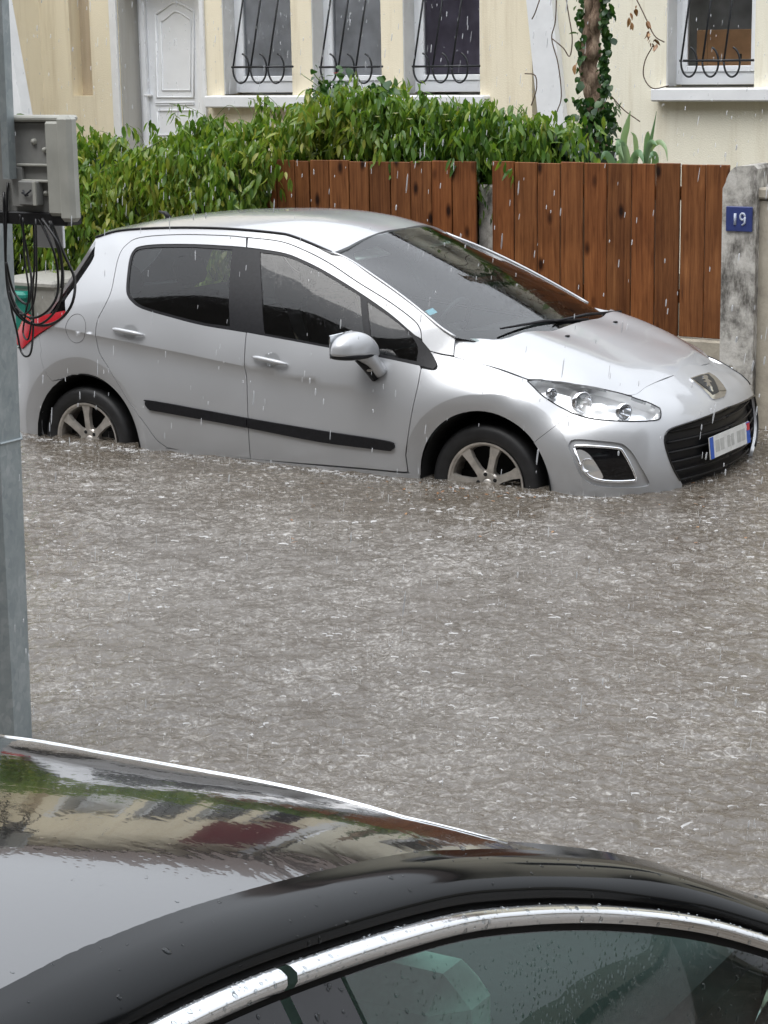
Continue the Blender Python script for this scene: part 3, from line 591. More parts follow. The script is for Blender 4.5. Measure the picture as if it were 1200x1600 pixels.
# ------------------------------------------------------------------ plants
def leaf_verts(L, Wd, droop=.25, fold=.25):
    t = np.array([0, .22, .5, .78, 1.0]); hw = Wd/2*np.array([.0, .85, 1.0, .6, 0.]); z = -droop*L*t**2
    V = []; F = []
    for i, (a, h, zz_) in enumerate(zip(t, hw, z)): V += [(a*L, -h, zz_-fold*h*-1), (a*L, 0, zz_), (a*L, h, zz_+fold*h)]
    for i in range(4): F += [(3*i, 3*i+3, 3*i+4, 3*i+1), (3*i+1, 3*i+4, 3*i+5, 3*i+2)]
    return np.array(V), F
def rotm(yaw, pitch, roll):
    cy, sy, cp, sp_, cr, sr = math.cos(yaw), math.sin(yaw), math.cos(pitch), math.sin(pitch), math.cos(roll), math.sin(roll)
    return np.array([[cy, -sy, 0], [sy, cy, 0], [0, 0, 1]]) @ np.array([[cp, 0, sp_], [0, 1, 0], [-sp_, 0, cp]]) @ np.array([[1, 0, 0], [0, cr, -sr], [0, sr, cr]])
def foliage(pts, L, Wd, mat, parent, r, name='foliage', pitch=(.9, .35), yaw=None, parts=0, tone_fn=None, stuff=True):
    base_v, base_f = leaf_verts(1., Wd/L); n = len(base_v); V = []; F = []; T = []; k = 0; proto = {}
    order = np.argsort(-pts[:, 1])
    for ii, i in enumerate(order):
        p = pts[i]; s_ = L*r.uniform(.45, 1.35); R3 = rotm(r.uniform(0, 6.28) if yaw is None else r.normal(*yaw), r.normal(*pitch), r.normal(0, .5)); tone = np.clip(r.normal(.45, .24) if tone_fn is None else tone_fn(p, r), 0, 1)
        if ii < parts:
            key = int(tone*7)
            if key not in proto:
                me = bpy.data.meshes.new('leaf'); vv = base_v.copy(); vv[:, 1] *= -1; me.from_pydata(vv.tolist(), [], [f[::-1] for f in base_f]); me.materials.append(MATS[mat]); a = me.attributes.new('tone', 'FLOAT', 'POINT'); a.data.foreach_set('value', np.full(n, (key+.5)/8, np.float32)); proto[key] = me
            o = bpy.data.objects.new('leaf', proto[key]); link(o, parent); Mf = np.diag([1, -1, 1.]); Rb = Mf @ R3 @ Mf; mw = Matrix(Rb.tolist()).to_4x4() @ Matrix.Scale(s_, 4); mw.translation = (p[0], -p[1], p[2]); o.matrix_basis = mw
            continue
        V.append(base_v*s_ @ R3.T+p); F += [tuple(q+k for q in f) for f in base_f]; T.append(np.full(n, tone)); k += n
    if V: return mesh_obj(name, np.vstack(V), F, mat, parent, True, tone=np.concatenate(T), **({'kind': 'stuff'} if stuff else {}))
HT = -np.array([0, .06])+np.array([(-9, 1.95), (-3.2, 1.93), (-2.2, 1.97), (-1.75, 1.90), (-1.55, 1.88), (-1.15, 2.0), (-1.0, 2.06), (-.62, 2.03), (-.36, 2.11), (.0, 2.22), (.2, 2.26), (.5, 2.21), (.78, 2.15), (1.15, 2.13), (1.48, 2.07), (1.7, 2.03), (1.82, 1.92)])
r = np.random.default_rng(5)
hedge = thing('creeper_hedge', (-1.8, -1.9, .5), 'long green creeper hedge with drooping leaves behind the silver car', 'hedge')
def hedge_pts(n, xa, xb, zlo, wf, wb, dens_front=.65):
    P = []
    while len(P) < n:
        x = r.uniform(xa, xb); top = np.interp(x, HT[:, 0], HT[:, 1])+.05*math.sin(9*x)+.045*math.sin(23*x+1)+.05*math.sin(41*x+2)-(.05*max(0, x-.6)); z = zlo(x)+(top-zlo(x))*r.uniform(0, 1)**.85
        bul = .10*math.sin(3.1*x+2*z)+.07*math.sin(7.3*x-5*z)+.05*math.sin(15*x+9*z); rnd = max(0., (z-(top-.28))/.28)
        hole = math.sin(6.1*x+4.3*z+1)*math.sin(9.7*x-7.9*z)+.6*math.sin(17*x+3*z)*math.sin(13*z+5*x); front = wf+bul-.35*rnd**2-(.30 if hole < -.22 else 0)
        w = front-abs(r.normal(0, .09)) if r.random() < dens_front else r.uniform(wb, front)
        P.append((x, w, z))
    return np.array(P)
lowL = lambda x: .35
p1 = hedge_pts(9500, -4.2, -.28, lowL, -1.42, -2.5); p2 = hedge_pts(6500, -.45, 1.82, lambda x: 1.62, -1.68, -2.5); p3 = hedge_pts(900, -.55, 0.05, lambda x: 1.25, -1.36, -1.42, 1.)
p3 = p3[(p3[:, 2] > 1.25+ (p3[:, 0]+.55)*1.15)]; p2 = p2[(p2[:, 2] > 1.72) | (p2[:, 1] < -1.5)]
gap_pts = hedge_pts(120, 1.24, 1.42, lambda x: 1.2, -1.62, -2.0)
def tf(p, r_):
    patch_ = .5+.5*math.sin(2.3*p[0]+1.1)*math.sin(4.1*p[2]+p[0]); return .33+.34*patch_+r_.normal(.14, .2)-(.16 if p[0] > .35 else 0)
strand = []
for _ in range(820):
    x = r.uniform(-4.2, 1.8); top = np.interp(x, HT[:, 0], HT[:, 1])+.03; over = x > -.3
    z0 = top-r.uniform(-.02, .22) if r.random() < .5 or over else r.uniform(.9, top); w0_ = (-1.62 if over else -1.46)+r.normal(0, .07)-(.25*max(0, (z0-(top-.2))/.2) if not over else .12); Ls = r.uniform(.18, .55)*(.55 if over else 1); out = r.uniform(.05, .20); sd = r.normal(0, .10); lift = r.uniform(0, .06)+(r.uniform(.05, .16) if r.random() < .07 else 0)
    for t in np.linspace(.05, 1, int(5+Ls*26)):
        q = np.array([x+sd*t*2, w0_+out*math.sin(t*1.9), z0+lift*math.sin(t*2.6)-Ls*t**1.6])
        for sg in (-1, 1): strand.append(q+[sg*.012+r.normal(0, .008), r.normal(0, .012), r.normal(0, .008)])
for _ in range(46):                                   # loose shoots above the crest and trailing over the front
    x = r.uniform(-3.6, 1.7); top = np.interp(x, HT[:, 0], HT[:, 1]); Ls = r.uniform(.10, .24); lean = r.normal(0, .6); w0_ = -1.75+r.normal(0, .08)
    C = [np.array([x+lean*Ls*t**1.5, w0_+.06*t, top-.05+Ls*(t-.45*t*t)*1.6]) for t in np.linspace(0, 1, 9)]; MB().tube(C, .002, 4).obj('shoot', 'stem_green', hedge, True)
    for q in C[2:]:
        for _ in range(2): strand.append(q+r.normal(0, .012, 3))
for _ in range(26):
    x = r.uniform(-3.2, -.3); z0 = r.uniform(1.2, 1.9); Ls = r.uniform(.35, .8); C = [np.array([x-.5*Ls*t, -1.40+.09*math.sin(2.5*t), z0-.9*Ls*t*t]) for t in np.linspace(0, 1, 14)]; MB().tube(C, .0025, 4).obj('shoot', 'stem_green', hedge, True)
    for q in C[1:]:
        for _ in range(2): strand.append(q+r.normal(0, .014, 3))
strand = np.array(strand)
p1 = p1[r.random(len(p1)) < .55]; p2 = p2[r.random(len(p2)) < .75]
allp = np.vstack([p1, p2, p3, gap_pts, strand])
foliage(allp, .080, .025, 'creeper_leaf', hedge, r, pitch=(1.12, .46), parts=300, tone_fn=tf)
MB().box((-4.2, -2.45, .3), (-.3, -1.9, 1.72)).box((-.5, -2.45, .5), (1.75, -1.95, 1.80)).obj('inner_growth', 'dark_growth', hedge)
for (pxs, rad) in (([(118, 400), (150, 385), (200, 355), (260, 320), (330, 285), (400, 255), (470, 228)], .0045), ([(120, 290), (160, 268), (215, 240), (260, 215)], .004), ([(180, 372), (230, 345), (300, 310), (345, 280)], .004), ([(465, 250), (520, 232), (560, 215), (600, 225), (640, 250)], .004), ([(560, 205), (590, 225), (600, 248)], .003), ([(300, 215), (330, 190), (355, 165), (370, 172), (378, 190)], .002), ([(480, 160), (500, 140), (470, 115)], .003), ([(640, 230), (670, 245), (700, 225), (730, 245)], .003)):
    MB().tube(catmull(np.array([at_w(x, y, -1.38 if x < 430 else -1.58) for x, y in pxs]), 5), rad, 5).obj('tendril', 'stem_green', hedge, True)
# rose at the crest of the hedge
rose = thing('rose_bush', (.2, -2.1, .5), 'loose rose bush with pale blooms rising above the creeper below the middle window', 'bush')
pts = []
for k in range(7):
    x, y = r.uniform(490, 620), r.uniform(110, 150); e = at_w(x, y, -2.0); b_ = np.array([e[0]*.6+.08, -2.0, 1.7]); mid = (e+b_)/2+[r.normal(0, .05), 0, .1]; c_ = catmull(np.array([b_, mid, e]), 6); MB().tube(c_, .0045, 5).obj('stem', 'stem_green', rose, True)
    for q in c_[5:]:
        for _ in range(3): pts.append(q+r.normal(0, .035, 3))
for _ in range(110): x, y = r.uniform(480, 630), r.uniform(135, 200); pts.append(at_w(x, y, -1.85+r.normal(0, .1)))
foliage(np.array(pts), .075, .048, 'dark_leaf', rose, r, pitch=(.5, .5), tone_fn=lambda p, q: q.normal(.6, .25))
for x, y, pk in ((524, 115, 0), (478, 183, 1), (590, 183, 1), (640, 187, 1), (696, 180, 1), (700, 190, 1), (618, 178, 1), (463, 190, 1), (495, 190, 1)):
    c_ = at_w(x, y, -1.55); b_ = MB()
    for k in range(6):
        R3 = rotm(k*1.05, -.5, 0); v_, f_ = leaf_verts(.022, .022); b_.add(v_ @ R3.T+c_, f_)
    b_2 = mesh_obj('bloom', b_.v, b_.f, 'petal', rose, True, tone=np.full(len(b_.v), 0. if pk == 0 else .8))
# dark shrub right of the rose
shrub = thing('dark_shrub', (1.0, -2.0, .5), 'darker glossy-leaved shrub in the hedge above the right fence boards', 'bush')
pts = np.array([at_w(r.uniform(650, 905), 0, -1.8) for _ in range(1500)]); 
for q in pts:
    top = np.interp(q[0], HT[:, 0], HT[:, 1]); q[1] = -1.72+.08*math.sin(9*q[0])-abs(r.normal(0, .10)); q[2] = top-.02-(top-1.66)*r.uniform(0, 1)
foliage(pts, .095, .042, 'dark_leaf', shrub, r, pitch=(.85, .45), parts=0)
MB().tube([(1.15, -2.0, .5), (1.15, -2.0, 1.9)], [.03, .012], 6).obj('stem', 'twig_brown', shrub, True)
# old vine trunk with ivy
tw = -2.7
vt = thing('vine_trunk', (at_w(930, 220, tw)[0], tw, .5), 'gnarled old vine trunk wrapped in ivy against the pale wall', 'tree')
tp = catmull(np.array([at_w(935, 400, tw)]+[at_w(x, y, tw) for x, y in ((938, 300), (935, 220), (931, 160), (921, 110), (925, 60), (930, 0), (934, -80), (930, -160))]), 8)
MB().tube(tp, 0.062+.014*np.sin(np.arange(len(tp))*.9), 12).obj('trunk', 'bark', vt, True)
tp2 = catmull(np.array([at_w(x, y, tw+.05) for x, y in ((926, 300), (920, 200), (918, 140), (910, 90), (918, 40), (922, -80))]), 8); MB().tube(tp2, .026+.006*np.sin(np.arange(len(tp2))*1.3), 8).obj('trunk', 'bark', vt, True)
pts = []
for _ in range(300):
    y = r.uniform(-60, 145); x = (946 if r.random() < .75 else 907)+r.normal(0, 3.6)-.02*(y-60); pts.append(at_w(x, y, tw+.07+r.normal(0, .025)))
for _ in range(420):
    y = r.uniform(150, 255); x = (915 if r.random() < .5 else 945)+r.normal(0, 11); pts.append(at_w(x, y, tw+.10+r.normal(0, .05)))
foliage(np.array(pts), .05, .046, 'dark_leaf', vt, r, name='ivy', pitch=(.9, .4), tone_fn=lambda p, q: q.normal(.5, .25))
for pxs in ([(870, -40), (868, 30), (862, 60), (872, 100), (877, 150), (870, 175)], [(862, 60), (880, 75), (890, 88), (894, 60), (888, 20), (880, -30)], [(985, -20), (1005, 20), (1022, 55), (1038, 66)], [(1020, 72), (1008, 95), (1006, 120), (1020, 138), (1045, 134)], [(843, 0), (836, 20), (831, 30)], [(820, 115), (836, 118), (838, 140), (830, 165)], [(955, 150), (975, 172), (1000, 190)]):
    MB().tube(catmull(np.array([at_w(x, y, tw+.02) for x, y in pxs]), 5), .0042, 5).obj('bare_twig', 'twig_brown', vt, True)
dp = np.array([at_w(x+r.normal(0, 3), y+r.normal(0, 4), tw+.02) for x, y in [(988, 15), (986, 30), (1008, 35), (1012, 50), (1018, 58), (1022, 66), (905, 95), (912, 105), (918, 115), (905, 100), (921, 70), (916, 60)] for _ in range(4)]); foliage(dp, .05, .025, 'dead_leaf', vt, r, name='withered_leaves', pitch=(1.1, .4))
# iris clumps
def iris(px, blades, label):
    w = -1.75; b_ = at_w(px, 265, w); root = thing('iris_plant', (b_[0], w, .55), label, 'plant', None)
    for pts_, wd in blades:
        C = catmull(np.array([at_w(x, y, w+.02*i) for i, (x, y) in enumerate(pts_)]), 6); n = len(C); t = np.linspace(0, 1, n); h_ = 1.5*wd*np.clip(np.minimum(1, 2.2*(1-t)+.05), 0, 1)
        T = np.gradient(C, axis=0); T /= np.linalg.norm(T, axis=1)[:, None]; sd_ = np.cross(T, np.array([.3, 1, .1])); sd_ /= np.linalg.norm(sd_, axis=1)[:, None]
        V = np.vstack([C-sd_*h_[:, None], C+[0, .006, 0], C+sd_*h_[:, None]]); F = [(i, i+1, n+i+1, n+i) for i in range(n-1)]+[(n+i, n+i+1, 2*n+i+1, 2*n+i) for i in range(n-1)]
        mesh_obj('leaf', V, F, 'iris_leaf', root, True, tone=np.full(len(V), r.uniform(.1, 1)))
    MB().tube([(b_[0], w, .55), (b_[0], w, 1.7)], .012, 6).obj('stem', 'stem_green', root, True)
iris(985, [([(978, 270), (974, 225), (980, 195), (985, 173)], .014), ([(975, 270), (972, 240), (968, 222), (962, 245)], .016), ([(990, 270), (994, 240), (992, 215), (986, 206)], .010), ([(985, 270), (992, 245), (1000, 240), (1006, 255)], .016), ([(965, 275), (955, 250), (945, 240), (938, 252)], .014), ([(982, 268), (975, 232), (966, 225), (975, 250)], .017)], 'iris clump with a tall pointed blade behind the gate, nearer the vine trunk')
iris(1018, [([(1010, 270), (1014, 235), (1020, 205), (1026, 174)], .007), ([(1010, 270), (1012, 240), (1018, 222), (1028, 228)], .014), ([(1012, 270), (1016, 235), (1030, 222), (1040, 232), (1043, 252)], .010), ([(1008, 270), (1010, 235), (1012, 212), (1013, 205)], .012), ([(1020, 270), (1024, 250), (1020, 240), (1014, 250)], .014)], 'iris clump with an arching blade behind the gate below the right window sill')
iris(820, [([(800, 270), (800, 240), (806, 225), (818, 226), (826, 240)], .010), ([(815, 270), (812, 245), (804, 232), (796, 240)], .014), ([(832, 270), (833, 235), (832, 205)], .010), ([(822, 270), (824, 248), (832, 235), (838, 250)], .014), ([(788, 270), (790, 240), (800, 222), (815, 218)], .006)], 'pale iris clump in front of the dark shrub at the left end of the gate')
# wheelie bins behind the car's tail
def bin_(x, w, ht, mat, lidmat, label):
    root = thing('wheelie_bin', (x, w, .12), label, 'bin', 'bins by the hedge'); g_ = .25
    V = [(x+sx*g_*q, w+sy*g_*q*1.1, z) for z, q in ((.14, .80), (ht-.06, 1.0)) for sx, sy in ((-1, -1), (1, -1), (1, 1), (-1, 1))]
    fix_normals(MB().add(V, [(0, 1, 2, 3), (4, 5, 6, 7), (0, 1, 5, 4), (1, 2, 6, 5), (2, 3, 7, 6), (3, 0, 4, 7)]).obj('body', mat, root)); MB().box((x-g_*1.08, w-g_*1.2, ht-.06), (x+g_*1.08, w+g_*1.2, ht), .02).obj('lid', lidmat, root)
    for s_ in (-1, 1): MB().lathe([(0, -.02), (.09, -.02), (.09, .02), (0, .02)], (x+s_*.2, w-.28, .21), (1, 0, 0), 16).obj('wheel', 'rubber', root)
bin_(at_w(82, 440, -1.0)[0], -1.0, at_w(80, 430, -1.0)[2], 'bin_grey', 'bin_grey', 'grey bin behind the tail of the silver car')
bin_(at_w(45, 440, -.95)[0]-.05, -.95, at_w(45, 447, -.95)[2], 'bin_green', 'bin_green', 'teal green bin left of the grey bin behind the silver car')

# torn leaves and twigs drifting by the front wheel
def litter():
    r = np.random.default_rng(31); V = []; F = []; k = 0
    for _ in range(150):
        x, y = (r.normal(740, 90), r.normal(760, 14)) if r.random() < .75 else (r.uniform(400, 1180), r.uniform(730, 850)); p = at_z(x, y, WATER+.004)
        if -.5 < p[0] < 3.4 and p[1] < .95: continue
        v_, f_ = leaf_verts(r.uniform(.012, .04), r.uniform(.006, .016)); V.append(v_ @ rotm(r.uniform(0, 6.28), r.normal(0, .12), r.normal(0, .15)).T+p); F += [tuple(q+k for q in f) for f in f_]; k += len(v_)
    mesh_obj('leaf_litter', np.vstack(V), F, 'dead_leaf', None, True, tone=r.uniform(0, 1, k), kind='stuff', label='torn brown leaf bits floating beside the front wheel', category='leaf litter')
litter()

# ------------------------------------------------------------------ the silver hatchback
def contour_fn(ctrl):
    C = np.asarray(ctrl, float); C = np.vstack([C[1]*[1, -1], C, C[-2]*[1, -1]]); out = []
    for i in range(1, len(C)-2):
        for k in range(12):
            t = k/12; a, b, c, d = C[i-1:i+3]; out.append(.5*((2*b)+(c-a)*t+(2*a-5*b+4*c-d)*t*t+(3*b-a-3*c+d)*t**3))
    B = np.vstack([out, C[-2]]); s = np.r_[0, np.cumsum(np.linalg.norm(np.diff(B, axis=0), axis=1))]; return B, s
BC, BS = contour_fn([(-.78, 0), (-.77, .30), (-.73, .55), (-.64, .72), (-.48, .82), (-.2, .875), (.2, .895), (.7, .905), (1.3, .908), (2.0, .908), (2.5, .905), (2.8, .897), (3.05, .875), (3.25, .82), (3.41, .72), (3.50, .58), (3.56, .4), (3.598, .2), (3.61, 0)])
BT = np.gradient(BC, BS, axis=0); BT /= np.linalg.norm(BT, axis=1)[:, None]
def base(s): return np.c_[np.interp(s, BS, BC[:, 0]), np.interp(s, BS, BC[:, 1])], np.c_[-np.interp(s, BS, BT[:, 1]), np.interp(s, BS, BT[:, 0])]
def s_of(x, w=None):
    if w is None: k = (BC[:, 1] > .5); return np.interp(x, BC[k, 0], BS[k])
    return BS[((BC-[x, w])**2).sum(1).argmin()]
SMAX = BS[-1]; ZS = 1.35
side_rows = {-.5: [(.2, .79), (.45, .815), (.7, .81), (.85, .80), (1.0, .75), (1.15, .70)],
 -.2: [(.2, .84), (.5, .872), (.75, .873), (.93, .87), (1.05, .83), (1.2, .755), (1.35, .66), (1.43, .59)],
 .1: [(.2, .85), (.5, .885), (.75, .888), (.94, .888), (1.08, .845), (1.2, .785), (1.35, .685), (1.44, .62), (1.49, .57)],
 .5: [(.2, .85), (.35, .885), (.6, .9), (.9, .9), (1.05, .86), (1.15, .825), (1.3, .74), (1.42, .66), (1.523, .572)],
 1.0: [(.2, .85), (.35, .885), (.6, .903), (.85, .905), (1.03, .855), (1.15, .81), (1.3, .73), (1.43, .645), (1.53, .573)],
 1.5: [(.2, .85), (.35, .885), (.6, .903), (.81, .905), (.985, .855), (1.1, .81), (1.25, .73), (1.37, .645), (1.44, .585)],
 2.0: [(.2, .85), (.35, .885), (.6, .903), (.78, .9), (.94, .855), (1.05, .805), (1.15, .745), (1.27, .665)],
 2.3: [(.2, .85), (.4, .885), (.6, .903), (.75, .9), (.87, .858), (.95, .815), (1.05, .765), (1.135, .72)],
 2.5: [(.2, .86), (.4, .89), (.6, .905), (.73, .9), (.85, .845), (.935, .782), (1.05, .71)],
 2.7: [(.2, .86), (.4, .89), (.6, .902), (.73, .89), (.8, .86), (.89, .768)], 2.82: [(.4, .888), (.6, .895), (.72, .88), (.80, .825), (.865, .75)]}
nose_rows = {(3.05, .875): [(.2, .04), (.45, .0), (.6, .015), (.712, .09), (.78, .145), (.84, .19)], (3.25, .82): [(.2, .05), (.42, 0), (.58, .01), (.68, .055), (.75, .12), (.81, .2)],
 (3.41, .72): [(.2, .05), (.42, 0), (.58, .01), (.68, .045), (.75, .11), (.80, .2)], (3.50, .58): [(.2, .05), (.42, 0), (.58, .01), (.67, .035), (.74, .09), (.79, .19)],
 (3.56, .4): [(.2, .05), (.42, 0), (.55, .005), (.64, .03), (.755, .12), (.81, .22)], (3.598, .2): [(.2, .05), (.42, 0), (.55, .005), (.64, .035), (.765, .14), (.83, .24)],
 (3.61, .001): [(.2, .05), (.42, 0), (.55, .005), (.64, .035), (.765, .14), (.83, .24)]}
ctl = []; val = []
for x, rows in side_rows.items():
    s = s_of(x); b, n = base(np.array([s]))
    for z, W in rows: ctl.append((s, z*ZS)); val.append((b[0, 1]-W)/max(n[0, 1], .5))
for (x, w), rows in nose_rows.items():
    s = s_of(x, w)
    for z, d in rows:
        ctl.append((s, z*ZS)); val.append(d)
        if s > SMAX-.75: ctl.append((2*SMAX-s+1e-3, z*ZS)); val.append(d)
for s, ins in ((0.02, .0), (.35, .0), (.62, .0)):
    for z, d in ((.25, .05), (.5, 0), (.7, .03), (.9, .08), (1.1, .3)): ctl.append((s, z*ZS)); val.append(d+ins)
TI = TPS(ctl, val, 4e-4)
CREX = np.array([-.4, -.06, .4, .84, 1.18, 1.47, 2.06, 2.5]); CREZ = np.array([.98, .962, .918, .875, .839, .814, .745, .70])
AF, AR = np.array([2.625, .33]), np.array([.04, .335]); RA = .375
def sstep(a, b, t): t = np.clip((t-a)/(b-a), 0, 1); return t*t*(3-2*t)
def side_ev(U):
    s, z = U[:, 0], U[:, 1]; b, n = base(s); ins = TI(np.c_[s, z*ZS]); x = b[:, 0]; side = (s > s_of(-.55)) & (s < s_of(3.3))
    t = np.interp(x, CREX, CREZ)-z; a = (1-sstep(1.5, 2.15, x))*sstep(-.5, -.3, x)*side
    tt = np.clip(t, 0, None)/.085; ins = ins+.021*a*tt*np.exp(1-tt)*np.exp(-(tt/4.)**2)
    for c, q in ((AF, .46), (AR, .455)):
        d = np.c_[x-c[0], z-c[1]]; r = np.linalg.norm(d, axis=1); fw = np.clip(d[:, 0]/np.maximum(r, 1e-6), 0, 1); rf = q+(.085*fw if c is AF else .02*(1-fw))
        bulge = .014*np.exp(-((r-.47)/.13)**2)*(z < .95); ins = ins-bulge*side
        ins = ins+np.where(side & (r < rf), .030*np.clip((rf-r)/(rf-RA), 0, 1.3), 0)
    p = b-n*ins[:, None]; return np.c_[p, z]
def nose_ev(U):
    far = U[:, 0] > SMAX; V = U.copy(); V[far, 0] = 2*SMAX-V[far, 0]; P = side_ev(V); P[far, 1] *= -1; return P
NOSE = Patch(nose_ev, SMAX-.7, SMAX+.7, .4, .86, (2.6, 0, .4), 160, 60)
SIDE = Patch(side_ev, .02, SMAX, .18, 1.56, (1.3, 0, .6), 260, 90)
hood_pts = [(2.40, .0, 1.11), (2.40, .5, 1.12), (2.40, .64, 1.075), (2.42, .715, 1.035), (2.42, .785, .955), (2.5, .5, 1.09), (2.5, .62, 1.06), (2.5, .70, 1.005), (2.5, .78, .935), (2.7, 0, 1.055), (2.65, .3, 1.055), (2.65, .5, 1.06), (2.65, .62, 1.018), (2.65, .70, .965), (2.65, .77, .905),
 (2.8, 0, 1.03), (2.8, .285, 1.018), (2.8, .5, 1.018), (2.82, .61, .98), (2.82, .75, .866), (2.95, 0, .985), (2.95, .3, .975), (2.95, .5, .968), (2.95, .60, .94), (2.95, .73, .855), (3.1, 0, .935), (3.1, .3, .922), (3.1, .48, .91), (3.1, .58, .88), (3.1, .70, .845),
 (3.25, 0, .88), (3.25, .3, .866), (3.25, .45, .84), (3.25, .57, .79), (3.37, 0, .83), (3.36, .2, .822), (3.33, .4, .80), (3.47, 0, .765), (3.45, .3, .745)]
def sym_tps(pts, lam=3e-4):
    p = np.array(pts); q = p[np.abs(p[:, 1]) > 1e-6]*[1, -1, 1]; p = np.vstack([p, q]); return TPS(p[:, :2], p[:, 2], lam)
TH = sym_tps(hood_pts); HOOD = Patch(lambda U: np.c_[U[:, 0], U[:, 1], TH(U)], 2.3, 3.5, -.85, .85, (2.8, 0, 0), 90, 100)
roof_pts = [(-.20, 0, 1.475), (-.2, .3, 1.465), (-.15, .55, 1.435), (.13, 0, 1.535), (.13, .3, 1.528), (.13, .57, 1.495), (.48, 0, 1.572), (.48, .3, 1.563), (.48, .572, 1.522), (.86, 0, 1.588), (.86, .3, 1.578), (.86, .573, 1.530), (1.18, 0, 1.582), (1.18, .3, 1.572), (1.18, .575, 1.515), (1.42, 0, 1.556), (1.42, .3, 1.545), (1.40, .58, 1.468), (1.64, 0, 1.512), (1.63, .3, 1.50), (1.57, .578, 1.435)]
TR = sym_tps(roof_pts); ROOF = Patch(lambda U: np.c_[U[:, 0], U[:, 1], TR(U)], -.25, 1.75, -.65, .65, (.8, 0, 0), 90, 60)
ws_pts = [(0, 1.0, 2.77), (.35, 1.0, 2.715), (.62, 1.0, 2.60), (.76, 1.0, 2.49), (0, 1.12, 2.53), (.35, 1.12, 2.475), (.72, 1.12, 2.265), (0, 1.25, 2.255), (.35, 1.25, 2.195), (.675, 1.25, 2.005), (0, 1.38, 1.945), (.35, 1.38, 1.885), (.618, 1.38, 1.70), (0, 1.51, 1.64), (.3, 1.497, 1.63), (.58, 1.45, 1.50), (.6, 1.52, 1.30)]
p_ = np.array(ws_pts); q_ = p_[p_[:, 0] > 0]*[-1, 1, 1]; p_ = np.vstack([p_, q_]); TW = TPS(p_[:, :2], p_[:, 2], 3e-4)
WSH = Patch(lambda U: np.c_[TW(U), U[:, 0], U[:, 1]], -.85, .85, .98, 1.53, (1.6, 0, .6), 110, 60)

car = thing('parked_hatchback_car', (1.3, 0, 0), 'silver five-door hatchback car standing wheel-deep in the brown flood water', 'car')
S_rail = [(150, 371), (192, 360), (270, 356), (355, 357.5), (430, 364), (462, 371), (519, 395)]
S_ws = [(519, 395), (542, 404), (584, 431), (647, 477), (688, 511), (712, 527)]
S_fd = [(387, 371), (437, 377), (473.5, 390), (516, 412), (561, 442), (607, 470.5), (643.5, 497.5), (656, 513), (659, 530)]
S_rd = [(385, 371), (350, 368), (280, 366.5), (220, 371), (197.5, 382.5), (185, 402.5), (175, 450), (165, 475), (152.5, 500), (149, 525), (155, 550), (172.5, 580), (200, 625), (225, 660), (245, 687.5), (262, 700)]
S_bot = [(262, 700), (300, 707), (391, 717)]
W_top = [(385.7, 387), (408, 389.7), (445, 396), (473.5, 407), (507.5, 424), (561, 457), (612, 493), (649, 525)]
W_bot = [(386, 519), (507.5, 541.5), (601, 559), (657, 571)]
W_rear = [(385, 387), (362, 385), (305, 382), (250, 382), (220, 385), (209, 391), (202.5, 405), (199, 430), (197.5, 450), (199, 461), (206, 471), (222.5, 482), (270, 496), (320, 508.5), (384, 519)]
xs_ = np.linspace(-.42, 2.2, 90)
CREASES = [np.c_[s_of(xs_), np.interp(xs_, CREX, CREZ)+d] for d in (.003, -.003)]
for c_, q_ in ((AF, .46), (AR, .455)):
    for d in (.003, -.003):
        a_ = np.radians(np.linspace(-25, 205, 90)); fw_ = np.clip(np.cos(a_), 0, 1); r_ = q_+(.085*fw_ if c_ is AF else .02*(1-fw_))+d; CREASES.append(np.c_[s_of(c_[0]+r_*np.cos(a_)), c_[1]+r_*np.sin(a_)])
SIDE.creases = CREASES
A = SIDE; cu = A.curve; X = lambda x, z: np.array([[s_of(x), z]])
def J(*a): return np.vstack(a)
rail = cu(S_rail); wsl = cu(S_ws); fd = cu(S_fd); rd = cu(S_rd)
ZB = .19
def arc(c, a0, a1, r=RA, n=24):
    a = np.radians(np.linspace(a0, a1, n)); return np.c_[s_of(c[0]+r*np.cos(a)), c[1]+r*np.sin(a)]
# body side: A pillar, roof frame, rear pillar and quarter, sill
foot = cu([(712, 527), (710, 540), (709, 556)], 3); ft = cu([(709, 556), (690, 553), (672, 548.5)], 3)
lampseam = cu([(60, 522), (64, 545), (64, 560), (81, 596)], 4)
taillamp = J(cu([(147, 400), (141, 412), (122, 440), (106, 462), (101, 470)], 3), cu([(101, 470), (102.5, 492)], 1), cu([(102.5, 493), (85, 507), (60, 523)], 3))
sillz = [(.62, .34), (.9, .337), (1.2, .332), (1.6, .335), (2.0, .345), (2.21, .35)]
quarter = J(rail, wsl[1:], foot[1:], ft[1:], A.uv([(660, 534)]), fd[::-1], rd, np.array([[s_of(x), z] for x, z in sillz]), X(2.235, .3), X(2.235, ZB), X(.42, ZB), X(.42, .30), arc(AR, 0, 115), lampseam[::-1], taillamp[::-1])
quarter = quarter[np.r_[True, np.linalg.norm(np.diff(quarter, axis=0), axis=1) > 2e-3]]
panel('body_side', A, [quarter], 'silver_paint', car, gap=.0022, mirror='copy', step=.028)
